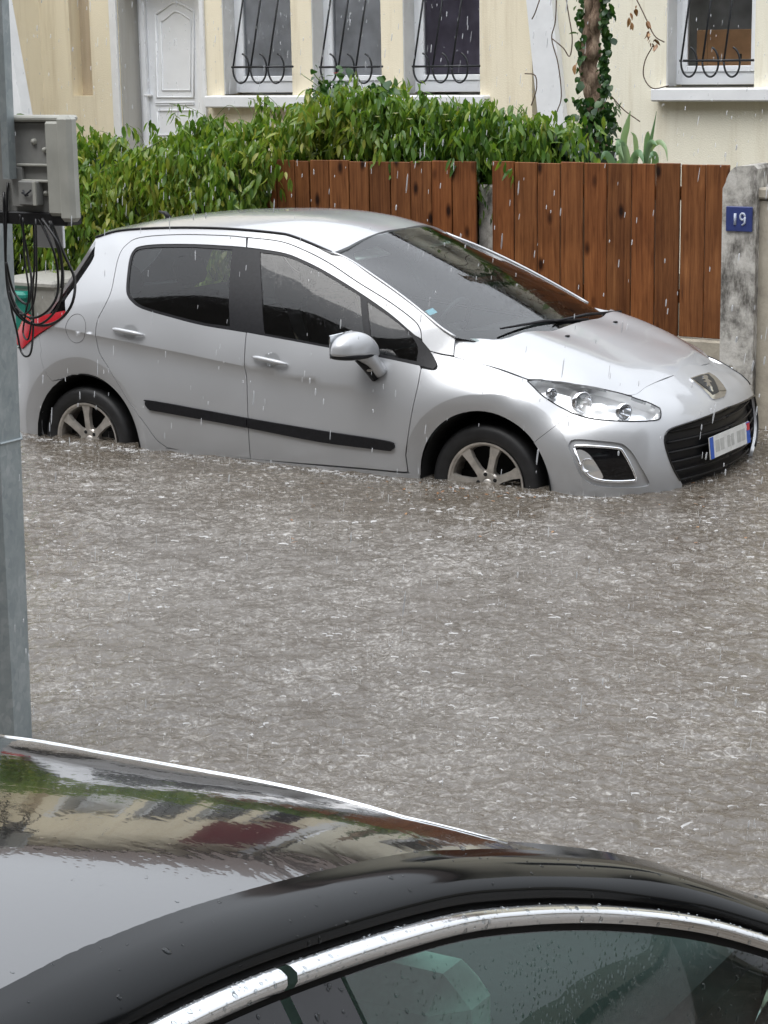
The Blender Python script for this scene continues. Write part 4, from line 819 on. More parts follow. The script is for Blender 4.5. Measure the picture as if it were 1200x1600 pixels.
# doors
bz = cu([(385, 520), (384, 580), (387.5, 650), (391.5, 717)], 4)
rdoor = J(rd, cu(S_bot, 3)[1:], bz[::-1], cu(W_rear, 4)[::-1])
rdo = panel('rear_door', A, [rdoor], 'silver_paint', car, gap=.0025, mirror='copy', step=.028)
ftop = J(fd, cu(W_top, 4)[::-1])
sail = [(657, 571), (677.5, 578)]
fseam = cu([(658, 576), (649, 620), (634, 711)], 4)
flow = J(cu(W_bot, 4), A.uv([(657, 573)]), fseam, X(2.19, .355), X(1.6, .34), cu([(391.5, 717.5)], 1), bz[::-1])
fdo = panel('front_door', A, [ftop, flow], 'silver_paint', car, gap=.0025, mirror='copy', step=.028)
# black pillar trim, window glass, mirror sail
allwin = J(cu(W_top, 4), cu([(649, 525), (672, 549), (683, 571), (677, 577.5), (657, 571)], 3)[1:], cu(W_bot, 4)[::-1], A.uv([(385, 519)]), cu(W_rear, 4)[::-1])
gr = J(A.uv([(366, 386)]), cu(W_rear[2:-1], 4), A.uv([(362, 514)])); gr = offset_poly(densify(gr, .03), .012)
gf = J(cu([(403, 390), (445, 396), (473.5, 407), (507.5, 424), (561, 457)], 4), A.uv([(565, 461), (576, 553)]), cu([(576, 554), (507, 541.5), (410, 523.5)], 3), A.uv([(406, 460)])); gf = offset_poly(densify(gf, .03), .010)
gq = J(A.uv([(570, 465)]), cu([(575, 468), (612, 493), (640, 517), (655, 540), (653, 568)], 3), A.uv([(600, 558), (580, 554)])); gq = offset_poly(densify(gq, .03), .010)
panel('window_surround', A, [offset_poly(densify(allwin, .03), -.006), gr, gf, gq], 'black_plastic', car, off=-.004, rim=.02, mirror='copy', step=.03)
for nm, g in (('rear_door_window', gr), ('front_door_window', gf), ('quarter_light', gq)):
    panel(nm, A, [offset_poly(densify(g, .03), -.006)], 'side_glass', car, off=-.008, rim=0, mirror='copy', step=.04)
sailp = cu([(641, 517), (655, 532), (672, 549), (683, 571)], 3); sailp = J(sailp, A.uv([(677, 577), (652, 570), (655, 545)]))
panel('mirror_sail', A, [sailp], 'black_plastic', car, off=.002, rim=.01, mirror='copy', step=.03)
# fender
lamp_low = cu([(824, 595), (835, 606), (850, 620), (872, 634), (893, 645)], 3)
fender_bump = cu([(893, 646), (865, 668), (833, 693)], 4)
e_ = fender_bump[-1]; a_end = math.degrees(math.atan2(e_[1]-AF[1], np.interp(e_[0], BS, BC[:, 0])-AF[0]))
fend = J(cu([(672, 549), (683, 571), (678, 578), (660, 575)], 4), fseam, X(2.19, .355), X(2.24, .3), X(2.24, ZB), arc(AF, 205, 180, .38, 4), arc(AF, 178, a_end), fender_bump[::-1], lamp_low[::-1], cu([(825, 593), (765, 572), (710, 557.5), (690, 554)], 4))
panel('front_fender', A, [fend], 'silver_paint', car, gap=.0022, mirror='copy', step=.026)
# front bumper: lamps, fog recess and grille cut out, nose up to the bonnet seam
lamp_out = J(cu([(893, 645), (915, 652), (940, 656), (985, 658.5), (1023, 657)], 3), cu([(1023, 657), (1030, 655), (1032.5, 650), (1031, 638)], 3)[1:], cu([(1031, 638), (1010, 628), (987, 620)], 3)[1:])
lamp_top = cu([(824, 595), (843, 593.5), (877, 597), (910, 602.5), (950, 610), (987, 620)], 3)
hood_front_px = [(987, 617.5), (997, 614.5), (1013, 603), (1053, 586.5)]
hf = cu(hood_front_px, 4)
grille = cu([(1066, 757), (1055, 738), (1047, 720), (1040, 698), (1039, 684), (1043, 674), (1056, 667), (1087, 657)], 3); zt = grille[-1][1]; zc = zt+.012
grille_half = J(grille, np.c_[np.linspace(grille[-1][0]+.05, SMAX, 8), np.linspace(zt+.002, zc, 8)], [[SMAX, .235]], [[grille[0][0]+.12, .235]], [[grille[0][0], .262]])
fog = cu([(891, 706), (888, 695), (897, 686.5), (930, 688), (967, 692), (980, 699), (990, 710), (1003, 732), (1014, 752), (1013, 759), (995, 762), (950, 762), (925, 757), (910, 747), (899, 727), (891, 706)], 3)[:-1]
hfz = hf[-1]
bump_l = J(fender_bump[::-1], lamp_out, hf, np.c_[np.linspace(hfz[0], SMAX, 10)[1:], np.interp(np.linspace(0, 1, 10), [0, .6, 1], [hfz[1], hfz[1]+.020, hfz[1]+.022])[1:]], [[SMAX, zc]], grille_half[len(grille)-1:-3][::-1][1:], grille[::-1], [[grille[0][0], .262]], [[grille[0][0]+.12, .235]], [[SMAX, .235]], [[SMAX, ZB]], X(3.03, ZB), arc(AF, -18, a_end))
bump_l = bump_l[np.r_[True, np.linalg.norm(np.diff(bump_l, axis=0), axis=1) > 2e-3]]
panel('front_bumper', A, [bump_l, fog], 'silver_paint', car, mirror='join', gap=0, step=.024)
panel('grille_backing', A, [grille_half], 'grille_black', car, off=-.05, rim=0, mirror='join', step=.03)
def strip_on(patch, uvs, r, off, mirror=True):
    b = MB(); P = patch.ev(uvs)+patch.normal(uvs)*off; b.tube(P, r, 6)
    if mirror: b.tube(P*[1, -1, 1], r, 6)
    return b
for k, z in enumerate(np.linspace(.30, .62, 7)):
    lo = np.interp(z, grille[:, 1], grille[:, 0]) if z < .56 else grille[:, 0].min()+.02
    u = np.c_[np.linspace(lo+.015, SMAX, 14), np.full(14, min(z, zt-.01))]; strip_on(A, u, .006, -.03).obj('grille_slat', 'grille_black', car, True)
strip_on(A, np.vstack([grille[1:], np.c_[np.linspace(grille[-1][0]+.05, SMAX, 8), np.linspace(zt+.002, zc, 8)]]), .0055, .001).obj('grille_surround', 'black_gloss', car, True)
# headlights: clear lens, chromed housing and bowls behind it
lampring = J(lamp_low, lamp_out[1:], lamp_top[::-1][1:]); lampring = lampring[np.r_[True, np.linalg.norm(np.diff(lampring, axis=0), axis=1) > 2e-3]]
for sgn in (1, -1):
    hl = thing_part = None
    V = []
    o = panel('headlight', A, [lampring], 'lamp_reflector', car, off=-.055, rim=-.055, step=.02)
    if sgn < 0:
        co = np.array([v.co[:] for v in o.data.vertices])*[1, -1, 1]
        for v, c in zip(o.data.vertices, co): v.co = c
        o.data.flip_normals()
    L = panel('lens', A, [lampring], 'lamp_lens', o, off=.001, rim=0, step=.025)
    if sgn < 0:
        for v in L.data.vertices: v.co.y *= -1
        L.data.flip_normals()
    for (px, py), r in (((909, 626), .052), ((975, 640), .040), ((862, 612), .026)):
        u = A.uv([(px, py)]); c = A.ev(u)[0]+A.normal(u)[0]*-.018; ax = np.array([.86, .42, -.05]); c = c*[1, sgn, 1]; ax = ax*[1, sgn, 1]
        b = MB(); b.lathe([(.012, -.030), (r*.45, -.026), (r*.75, -.014), (r*.97, .006), (r, .012), (r*1.08, .010), (r*1.1, -.01)], c, ax, 24); b.obj('reflector_bowl', 'chrome', o, True)
        MB().lathe([(0, .002), (r*.22, -.001), (r*.3, -.01), (r*.3, -.03)], c, ax, 12).obj('bulb_cap', 'light_fabric' if r > .05 else 'chrome', o, True)
    b = MB(); P = A.ev(lampring)+A.normal(lampring)*.001; P = np.vstack([P, P[:1]])*[1, sgn, 1]; b.tube(P, .0032, 5).obj('lamp_seal', 'black_plastic', o, True)
# fog lamp nests
def mir(o):
    o2 = o.copy(); o2.data = o.data.copy()
    for v in o2.data.vertices: v.co.y *= -1
    o2.data.flip_normals(); COL.objects.link(o2); return o2
fb = panel('fog_lamp_nest', A, [fog], 'silver_paint', car, off=-.012, rim=-.012, step=.02); mir(fb)
fin = offset_poly(densify(fog, .02), .022)
foghole = cu([(897, 700), (905, 696), (962, 700), (975, 708), (994, 746), (985, 752), (945, 752), (920, 744), (905, 724)], 3)
fogface = panel('fog_lamp_recess', A, [foghole], 'black_gloss', fb, off=-.016+.006, rim=.03, step=.02)
fo = A.ev(foghole)+A.normal(foghole)*-.006; fo = np.vstack([fo, fo[:1]])
t1 = MB().tube(fo, .0075, 8).obj('chrome_surround', 'chrome', fb, True)
lens_uv = cu([(899, 703), (909, 703), (922, 712), (938, 736), (942, 748), (930, 749), (916, 741), (905, 722)], 3)
fl = panel('fog_lamp', A, [lens_uv], 'lamp_reflector', fb, off=-.004, rim=.01, step=.02)
fq = A.uv([(917, 727)]); fc = A.ev(fq)[0]+A.normal(fq)[0]*.0; fbowl = MB().lathe([(.008, -.012), (.018, -.010), (.028, .0), (.033, .006), (.036, .004)], fc, (.8, .58, -.05), 20).obj('fog_bowl', 'chrome', fb, True)
for q in (fogface, t1, fl, fbowl):
    o2 = mir(q); o2.parent = bpy.data.objects['fog_lamp_nest.001'] if 'fog_lamp_nest.001' in bpy.data.objects else fb
# number plate and badge
def oriented(c, r, u, n):
    return lambda a, b, d=0.: np.asarray(c)+a*np.asarray(r)+b*np.asarray(u)+d*np.asarray(n)
pn = np.array([math.cos(.10), 0, math.sin(.10)]); pu = np.array([-math.sin(.10), 0, math.cos(.10)]); pr = np.array([0, -1., 0])
pl = oriented((3.588, 0, .492), pr, pu, pn)
def plate_quad(a0, a1, b0, b1, d0, d1): return MB().add([pl(a, b, d) for d in (d0, d1) for a, b in ((a0, b0), (a1, b0), (a1, b1), (a0, b1))], [(0, 3, 2, 1), (4, 5, 6, 7), (0, 1, 5, 4), (1, 2, 6, 5), (2, 3, 7, 6), (3, 0, 4, 7)])
plate = plate_quad(-.26, .26, -.055, .055, -.006, 0).obj('number_plate', 'plate_white', car)
plate_quad(-.26, -.215, -.055, .055, 0, .001).obj('blue_band', 'plate_blue', plate); plate_quad(.215, .26, -.055, .055, 0, .001).obj('blue_band', 'plate_blue', plate)
plate_quad(.218, .257, .012, .050, .001, .002).obj('region_mark', 'plate_red', plate)
for a, wd in ((-.165, .05), (-.105, .045), (-.02, .035), (.03, .035), (.115, .05), (.17, .045)):     # the number is blurred beyond reading: pale smudges only
    plate_quad(a-wd/2, a+wd/2, -.03, .03, 0, .001).obj('smudged_mark', 'plate_smudge', plate)
bpx = [(1077, 592), (1093, 586.5), (1107, 583), (1116, 588), (1128, 601), (1134, 611), (1131, 620), (1116, 625), (1111, 623)]
buv = NOSE.uv(bpx); 
bd = panel('badge', NOSE, [buv], 'chrome', car, off=.006, rim=.012, step=.02)
inn = NOSE.uv([(1081, 592.5), (1094, 588), (1105, 585.5), (1114, 594), (1120, 607), (1122, 614), (1113, 618)])
panel('badge_field', NOSE, [inn], 'badge_dark', bd, off=.008, rim=.002, step=.02)
# emblem: a small upright beast outline in chrome, as on the badge
lion = [(1096, 590), (1099, 588.5), (1103, 589), (1105, 591.5), (1104, 594), (1107, 596.5), (1110, 598), (1109.5, 600), (1106.5, 599), (1108.5, 603), (1111, 607), (1111.5, 611), (1113, 613.5), (1111, 614), (1109.2, 611.5), (1108, 607), (1105.5, 604), (1104.5, 606.5), (1102, 605.5), (1103, 602), (1102, 599.5), (1098.5, 599), (1097.5, 597.5), (1101, 597), (1100, 595), (1096.5, 595), (1095.5, 593.8), (1099, 593)]
panel('emblem', NOSE, [NOSE.uv(lion)], 'chrome', bd, off=.011, rim=.003, step=.01)
# bonnet
H = HOOD; hc = H.curve
rear_edge = hc([(903, 504), (880, 511.5), (855, 517.5), (797, 527), (750, 529), (730, 528), (713, 527)], 4)
hoodp = J([[rear_edge[0][0]+.005, 0]], rear_edge, hc([(711, 540), (710, 557)], 2), hc([(710, 557), (765, 571.5), (825, 592)], 4), hc([(825, 592), (843, 592.8), (877, 596), (910, 601.5), (950, 609), (985, 617)], 3), hc([(987, 617), (997, 614), (1013, 602.5), (1053, 586)], 4))
hoodp = J(hoodp, [[H.uv([(1053, 586)])[0][0]+.085, 0.]]); hoodp[:, 1] = np.clip(hoodp[:, 1], 0, None)
hoodp = hoodp[np.r_[True, np.linalg.norm(np.diff(hoodp, axis=0), axis=1) > 2e-3]]
panel('bonnet', H, [hoodp], 'silver_paint', car, mirror='join', step=.03)
for px in ((886, 526), (961, 504)):
    c = H.ev(H.uv([px]))[0]; MB().box(c+[-.008, -.012, -.004], c+[.012, .012, .008], .003).obj('washer_jet', 'black_plastic', car)
# roof, rails, windscreen
R = ROOF; rt = R.curve(S_rail); rt = rt[np.r_[True, np.diff(rt[:, 0]) > 0]]
roofp = J([[-.19, 0]], [[-.185, .3]], rt, [[1.60, .5]], [[1.632, .3]], [[1.645, 0]])
panel('roof', R, [roofp], 'silver_paint', car, mirror='join', step=.035, gap=0)
P = A.ev(rail)+A.normal(rail)*.002
for sg in (1, -1): MB().tube(P*[1, sg, 1], .0075, 6).obj('roof_gutter_strip', 'black_plastic', car, True)
W = WSH; wl = W.curve(S_ws, 4)
Pw = W.ev(wl)+W.normal(wl)*.002+[0, .004, 0]
for sg in (1, -1): MB().tube(Pw*[1, sg, 1], .0075, 8).obj('pillar_moulding', 'silver_paint', car, True)
toph = np.array([[.50, TR(np.array([[1.60, .5]]))[0]], [.3, TR(np.array([[1.632, .3]]))[0]], [0, TR(np.array([[1.645, 0]]))[0]]])
wsp = J(toph[::-1], wl, [[.70, 1.028]], [[.60, 1.024]], [[.35, 1.022]], [[0, 1.026]])
panel('windscreen', W, [wsp], 'windscreen_glass', car, off=-.002, rim=0, mirror='join', step=.04)
hole = J([[0, 1.475]], [[.3, 1.462]], [[.50, 1.425]], [[.545, 1.40]], np.c_[np.interp(np.linspace(1.38, 1.08, 12), [1.04, 1.27, 1.45], [.72, .63, .535]), np.linspace(1.38, 1.08, 12)], [[.655, 1.075]], [[.4, 1.06]], [[0, 1.065]])
ring = J(wsp)
b = panel('windscreen_frit', W, [J(wsp, hole[::-1])], 'black_gloss', car, off=-.006, rim=0, mirror='join', step=.035)
# wiper and cowl
MB().tube([(2.70, -.15, 1.045), (2.62, .2, 1.075), (2.55, .55, 1.075)], [.008, .009, .005], 6).obj('wiper', 'black_plastic', car, True)
MB().tube([(2.70, -.55, 1.04), (2.67, -.2, 1.065), (2.655, .15, 1.07)], [.008, .009, .005], 6).obj('wiper', 'black_plastic', car, True)
g = np.array([[(2.36+.37*t-.22*(w/.75)**2*t, w, .985-.01*t) for w in np.linspace(-.62, .62, 17)] for t in np.linspace(0, 1, 4)]); MB().grid(g).obj('cowl', 'black_plastic', car)
# sticker and mirror base behind the windscreen
stk = W.uv([(664, 485), (676, 480), (684, 487), (672, 492)]); panel('windscreen_sticker', W, [stk], 'sticker', car, off=-.004, rim=0, step=.05)
# rub strips, handles, fuel flap
rub = J(cu([(228, 632), (229, 627.5), (240, 626), (385, 652.5), (500, 672), (600, 687.5), (616, 692)], 4), cu([(616, 692), (617, 699), (612, 703), (600, 703), (500, 690), (385, 667.5), (250, 643), (235, 640), (228, 632)], 4)[1:-1])
ub = s_of(np.interp(0, [0], [1.19])); ub = bz[10][0]
def clip_s(p, lim, keep_left):
    out = []
    for i in range(len(p)):
        a, b_ = p[i-1], p[i]; ia = (a[0] < lim) == keep_left; ib = (b_[0] < lim) == keep_left
        if ia != ib: t = (lim-a[0])/(b_[0]-a[0]); out.append(a+(b_-a)*t)
        if ib: out.append(b_)
    return np.array(out)
left_ = clip_s(rub, ub-.003, True); right_ = clip_s(rub, ub+.003, False)
def clean(p): return p[np.linalg.norm(p-np.roll(p, 1, 0), axis=1) > 1.5e-3]
for pp, dr in ((left_, rdo), (right_, fdo)):
    pp = clean(pp)
    for sg, d in ((1, dr[0]), (-1, dr[1])):
        o = panel('rub_strip', A, [pp], 'black_plastic', d, off=.012, rim=.02, step=.03)
        if sg < 0:
            for v in o.data.vertices: v.co.y *= -1
            o.data.flip_normals()
for (p0, p1, pc), dr in ((((177, 514), (226, 524), (203, 519)), rdo), (((396, 557.5), (451, 570), (424, 563)), fdo)):
    u0, u1, uc = A.uv([p0, p1, pc]); t = np.linspace(0, 1, 13)[:, None]; U = u0+(u1-u0)*t; Pm = A.ev(U)+A.normal(U)*(.030-.020*np.abs(2*t-1)**4)
    rr = .0125*np.clip(1-np.abs(2*t[:, 0]-1)**6, .35, 1)
    for sg, d in ((1, dr[0]), (-1, dr[1])):
        MB().tube(Pm*[1, sg, 1], rr, 10).obj('handle', 'silver_paint', d, True)
    a = np.linspace(0, 2*np.pi, 25)[:-1]; cup = uc+np.c_[.052*np.cos(a), .036*np.sin(a)+.004]
    V2, F2, _ = triangulate([cup], .012); rad = np.linalg.norm((V2-uc-[0, .004])/[.052, .036], axis=1); dep = .002-.018*np.clip(1-rad**2, 0, 1); PP = A.ev(V2)+A.normal(V2)*dep[:, None]*1.0+A.normal(V2)*.0005
    # raised lip so the dish reads: dish sits a little proud at the rim
    PP = A.ev(V2)+A.normal(V2)*(.003+.004*rad**2*0)[:, None] if False else A.ev(V2)+A.normal(V2)*(.0025+.0*dep)[:, None]
    for sg, d in ((1, dr[0]), (-1, dr[1])): fix_normals(mesh_obj('handle_cup', PP*[1, sg, 1], [tuple(f) for f in F2], 'cabinet_back' if False else 'silver_cup', d, True))
a = np.linspace(0, 2*np.pi, 41); uc = A.uv([(118, 513.5)])[0]; U = uc+np.c_[.078*np.cos(a)*1., .080*np.sin(a)]
MB().tube(A.ev(U)+A.normal(U)*.0005, .0015, 5).obj('fuel_flap_seam', 'seam_grey', car, True)
# door mirrors
def blob(c, size, fn, nu=20, nv=14):
    P = []
    for i in range(nu+1):
        th = math.pi*i/nu; row = []
        for j in range(nv*2+1):
            ph = math.pi*j/nv; d = np.array([math.cos(th), math.sin(th)*math.cos(ph), math.sin(th)*math.sin(ph)]); row.append(fn(d))
        P.append(row)
    return np.array(P)*size+c
sp = lambda v, e: np.sign(v)*np.abs(v)**e
mc = at_w(556, 541, 1.0)
for sg in (1, -1):
    def cap(d):
        o = d[1]                                                     # outwards
        h = 1-.22*max(o, 0)-.30*max(-o, 0); up_ = 1.0 if d[2] > 0 else .34
        return np.array([sp(d[0], .75)*(.95-.15*max(o, 0)), sp(d[1], .8), sp(d[2], .72)*h*up_])
    P = blob((0, 0, 0), np.array([.080, .138, .100]), cap, 26, 18); P[..., 2] += -.035*np.clip(-P[..., 1]/.138, 0, 1)**2; P[..., 0] += -.03*P[..., 1]/.138
    P = (P+np.array([mc[0], 1.012, mc[2]-.022]))*[1, sg, 1]
    mh = MB().grid(P).obj('door_mirror', 'silver_paint', car, True)
    Q = blob((0, 0, 0), np.array([.076, .128, .026]), lambda d: np.array([sp(d[0], .7), sp(d[1], .8), sp(d[2], .8)]), 22, 14); Q[..., 0] += -.03*Q[..., 1]/.138; Q[..., 2] += -.022*np.clip(-Q[..., 1]/.138, 0, 1)**2
    MB().grid((Q+np.array([mc[0]-.004, 1.012, mc[2]-.040]))*[1, sg, 1]).obj('mirror_underside', 'black_plastic', mh, True)
    ya, yb = sorted((sg*.90, sg*1.12)); MB().box((mc[0]-.084, ya, mc[2]-.055), (mc[0]-.077, yb, mc[2]+.065), .003).obj('mirror_glass', 'mirror_glass', mh)
    st = np.array([(mc[0]+.025, .965, mc[2]-.035), (mc[0]+.055, .925, mc[2]-.085), (mc[0]+.078, .885, mc[2]-.150)])
    MB().tube(catmull(st, 4)*[1, sg, 1], np.interp(np.linspace(0, 1, 9), [0, .5, 1], [.050, .038, .034]), 12).obj('mirror_stalk', 'silver_paint', mh, True)
    MB().tube((st+[-.030, .004, -.028])*[1, sg, 1], [.026, .030, .024], 8).obj('mirror_stalk_base', 'black_plastic', mh, True)
    q_ = np.array([mc[0]+.045, .945, mc[2]-.128]); MB().box((q_-[.014, .008, .006])*[1, sg, 1], (q_+[.014, .008, .006])*[1, sg, 1], .002).obj('indicator', 'alloy', mh)
# wheels
def wheel(cx, sg, rot):
    c = np.array([cx, sg*.70, .316]); ax = (0, sg, 0)
    prof = [(.21, .10), (.228, .118), (.25, .128), (.28, .130), (.298, .122), (.310, .105), (.316, .075), (.317, .0), (.316, -.07), (.30, -.10), (.22, -.10)]
    t = MB().lathe(prof, c, ax, 48).obj('tyre', 'rubber', None, True)
    w_ = thing_wheel = bpy.data.objects.new('wheel', t.data); COL.objects.unlink(t); bpy.data.objects.remove(t); link(w_, car)
    rim = MB().lathe([(.20, -.08), (.205, .05), (.212, .108), (.220, .119), (.2195, .123), (.210, .121), (.200, .108), (.196, .085), (.198, .02)], c, ax, 48)
    n = 7
    for k in range(n):
        a = rot+2*math.pi*k/n; e = np.array([math.cos(a), 0, math.sin(a)]); p = np.array([-math.sin(a), 0, math.cos(a)]); V = []; ds = [(.045, .030, .098), (.09, .021, .108), (.15, .022, .113), (.203, .034, .113)]
        for r, h, d in ds:
            for q, dd in ((-h, -.022), (-h*.85, 0), (h*.85, 0), (h, -.022)): V.append(c+e*r+p*q+np.array(ax)*(d+dd))
        rim.add(V, [(4*i+j, 4*(i+1)+j, 4*(i+1)+j+1, 4*i+j+1) for i in range(3) for j in range(3)])
    rim.lathe([(0, .095), (.028, .095), (.032, .10), (.062, .102), (.070, .095), (.072, .07)], c, ax, 28)
    ro = fix_normals(rim.obj('rim', 'alloy', w_, False))
    MB().lathe([(0, .1005), (.027, .1005), (.029, .096)], c, ax, 20).obj('hub_cap', 'alloy', w_, True)
    for k in range(5):
        a = rot+.45+2*math.pi*k/5; q = c+np.array([math.cos(a), 0, math.sin(a)])*.052; MB().lathe([(0, .104), (.0105, .104), (.0115, .098)], q, ax, 10).obj('lug', 'dark_void', w_)
    MB().lathe([(0, .0), (.2, .0), (.2, -.02)], c, ax, 32).obj('brake_disc', 'dark_void', w_)
for cx, r0 in ((0., math.pi/2+.02), (2.608, math.pi/2-.27)):
    for sg in (1, -1): wheel(cx, sg, r0)
for cx, c in ((0, AR), (2.608, AF)):
    for sg in (1, -1):
        b = MB().lathe([(.372, .865), (.372, .45)], (c[0], 0, c[1]), (0, sg, 0), 36).lathe([(.372, .45), (.0, .45)], (c[0], 0, c[1]), (0, sg, 0), 36); b.obj('wheel_housing', 'dark_void', car)
# rear: bumper, lamps, tailgate with window
rb = J(lampseam[::-1][:1], arc(AR, 115, 200)[1:], X(-.36, ZB), [[.02, ZB]], [[.02, .80]], [[s_of(-.66), .80]], cu([(35, 545), (60, 524)], 2), lampseam[1:-1])
panel('rear_bumper', A, [clean(rb)], 'silver_paint', car, mirror='join', step=.03)
tl = J(cu([(102.5, 493), (85, 507), (60, 523), (36, 545)], 3), X(-.62, .88), X(-.60, 1.0), cu([(47, 502), (75, 492), (102, 486)], 3))
tlo = panel('tail_lamp', A, [clean(tl)], 'red_lens', car, off=.008, rim=.03, mirror='copy', step=.025)
tg_pts = [(0, .8, -.73), (.4, .8, -.70), (.62, .8, -.63), (0, 1.0, -.58), (.4, 1.0, -.53), (.66, 1.0, -.40), (0, 1.2, -.42), (.4, 1.2, -.385), (.66, 1.2, -.22), (0, 1.40, -.24), (.4, 1.40, -.20), (.58, 1.40, -.10), (0, 1.47, -.19), (.5, 1.45, -.12)]
p_ = np.array(tg_pts); p_ = np.vstack([p_, p_[p_[:, 0] > 0]*[-1, 1, 1]]); TT = TPS(p_[:, :2], p_[:, 2], 3e-4); TG = Patch(lambda U: np.c_[TT(U), U[:, 0], U[:, 1]], -.7, .7, .78, 1.48, (.5, 0, .9), 60, 40)
gl = J([[0, 1.40]], [[.5, 1.37]], [[.60, 1.12]], [[.56, 1.07]], [[0, 1.06]])
panel('tailgate', TG, [J([[0, 1.475]], [[.55, 1.435]], [[.70, 1.0]], [[.66, .80]], [[0, .80]]), ], 'silver_paint', car, mirror='join', step=.04) if False else None
tgp = J([[0, 1.475]], [[.53, 1.44]], [[.61, 1.40]], [[.69, 1.12]], [[.69, .98]], [[.64, .80]], [[0, .80]], [[0, 1.06]], gl[1:][::-1][1:], [[0, 1.40]])
tgo = panel('tailgate', TG, [tgp], 'silver_paint', car, mirror='join', step=.04)
panel('rear_window', TG, [offset_poly(densify(J([[0, 1.41]], [[.51, 1.38]], [[.61, 1.12]], [[.57, 1.06]], [[0, 1.05]]), .05), 0)], 'side_glass', tgo, off=-.006, rim=0, mirror='join', step=.05)
MB().extrude([(-.19, 1.485), (-.30, 1.47), (-.31, 1.455), (-.19, 1.455)], 1, -.50, .50).obj('roof_spoiler', 'silver_paint', car) if False else None
MB().tube([(.02, 0, 1.51), (-.01, 0, 1.545), (-.06, 0, 1.556)], [.02, .014, .004], 8).obj('roof_aerial', 'black_plastic', car, True)
# cabin
cab = MB(); cab.box((-.45, -.72, .30), (2.55, .72, .36)); cab.obj('cabin_floor', 'dark_void', car)
g = np.array([[(x, w*q, z) for w in np.linspace(-.72, .72, 9)] for x, z, q in ((1.85, .55, 1), (1.88, .86, 1), (1.98, .95, 1), (2.2, .985, .96), (2.45, .975, .86), (2.58, .96, .8))]); MB().grid(g).obj('dashboard', 'dashboard', car, True)
def seat(x, w, wide):
    s_ = MB().box((x-.12, w-wide/2, .38), (x+.40, w+wide/2, .58), .05)
    a = math.radians(-18); rot = np.array([[math.cos(a), 0, math.sin(a)], [0, 1, 0], [-math.sin(a), 0, math.cos(a)]])
    s_.box((x-.16, w-wide/2, .50), (x-.02, w+wide/2, 1.10), .05, rot, np.array([x-.1, w, .5])); o = s_.obj('seat', 'seat_fabric', car, False)
    k = max(1, int(round(wide/.5)))
    for i in range(k):
        ww = w-wide/2+wide*(i+.5)/k; MB().box((x-.17, ww-.13, 1.13), (x-.06, ww+.13, 1.30), .04, rot, np.array([x-.1, ww, .5])).obj('headrest', 'seat_fabric', o)
seat(1.15, .36, .50); seat(1.15, -.36, .50); seat(.25, 0, 1.25)
b = MB(); a = np.linspace(0, 2*np.pi, 33); c = np.array([1.72, -.36, .92]); n_ = np.array([-.9, 0, .43]); u_ = np.array([.43, 0, .9]); b.tube([c+.18*(math.cos(t)*np.array([0, 1, 0])+math.sin(t)*u_) for t in a], .015, 8); b.tube([c+[.12, 0, -.06], c], .03, 8); b.tube([c-[0, .17, 0], c+[0, .17, 0]], .02, 6); b.obj('steering_wheel', 'dashboard', car, True)
MB().box((1.77, -.11, 1.335), (1.80, .11, 1.40), .012).obj('rear_view_mirror', 'dashboard', car)
for w in (.33, -.33): MB().box((1.50, w-.17, 1.405), (1.66, w+.17, 1.417), .004, np.array([[.93, 0, .36], [0, 1, 0], [-.36, 0, .93]]), np.array([1.58, w, 1.41])).obj('sun_visor', 'light_fabric', car)
g = np.array([[(x, w, TR(np.array([[x, w]]))[0]-.045) for w in np.linspace(-.54, .54, 9)] for x in np.linspace(-.1, 1.5, 9)]); MB().grid(g).obj('headlining', 'light_fabric', car, True)

# ------------------------------------------------------------------ pole, cabinet, cables
PWL = 5.0
e1, e2 = at_w(23, 600, PWL+.0), at_w(47, 1140, PWL); kx = (e2[0]-e1[0])/(e1[2]-e2[2]); rz = lambda z: e1[0]-.03+(e1[2]-z)*kx      # right edge x at height z
pole = thing('steel_pole', (e1[0]-.11, PWL, 0), 'galvanised steel pole at the left edge with a strap round it', 'pole')
cxp = e1[0]-.15
V = []; zs = [-.05, 1., 2., 3.5, 6.]
for z in zs:
    R_p = (rz(z)-cxp)
    for k in range(8): a = math.pi/8+2*math.pi*k/8; V.append((cxp+R_p/math.cos(math.pi/8)*math.cos(a), PWL+R_p/math.cos(math.pi/8)*math.sin(a), z))
fix_normals(MB().add(V, [(8*i+k, 8*i+(k+1) % 8, 8*i+8+(k+1) % 8, 8*i+8+k) for i in range(len(zs)-1) for k in range(8)]+[tuple(range(8)), tuple(range(8*len(zs)-8, 8*len(zs)))]).obj('shaft', 'galvanised_steel', pole))
zb = at_w(20, 690, PWL)[2]; rb_ = (rz(zb)-cxp)/math.cos(math.pi/8)+.003; MB().tube([(cxp+rb_*math.cos(math.pi/8+t), PWL+rb_*math.sin(math.pi/8+t), zb) for t in np.arange(0, 2*math.pi+.01, math.pi/4)], .0045, 6).obj('strap', 'galvanised_steel', pole)
KW = PWL+.115
def kb(xa, ya, xb, yb, d0, d1, bev=.004):
    a, b = at_w(xa, yb, KW), at_w(xb, ya, KW); return MB().box((min(a[0], b[0]), KW-.115+d0, min(a[2], b[2])), (max(a[0], b[0]), KW-.115+d1, max(a[2], b[2])), bev)
kc = at_w(60, 350, KW); cab_ = thing('cable_cabinet', (kc[0], PWL, kc[2]), 'grey plastic cable cabinet fixed high on the steel pole', 'cabinet')
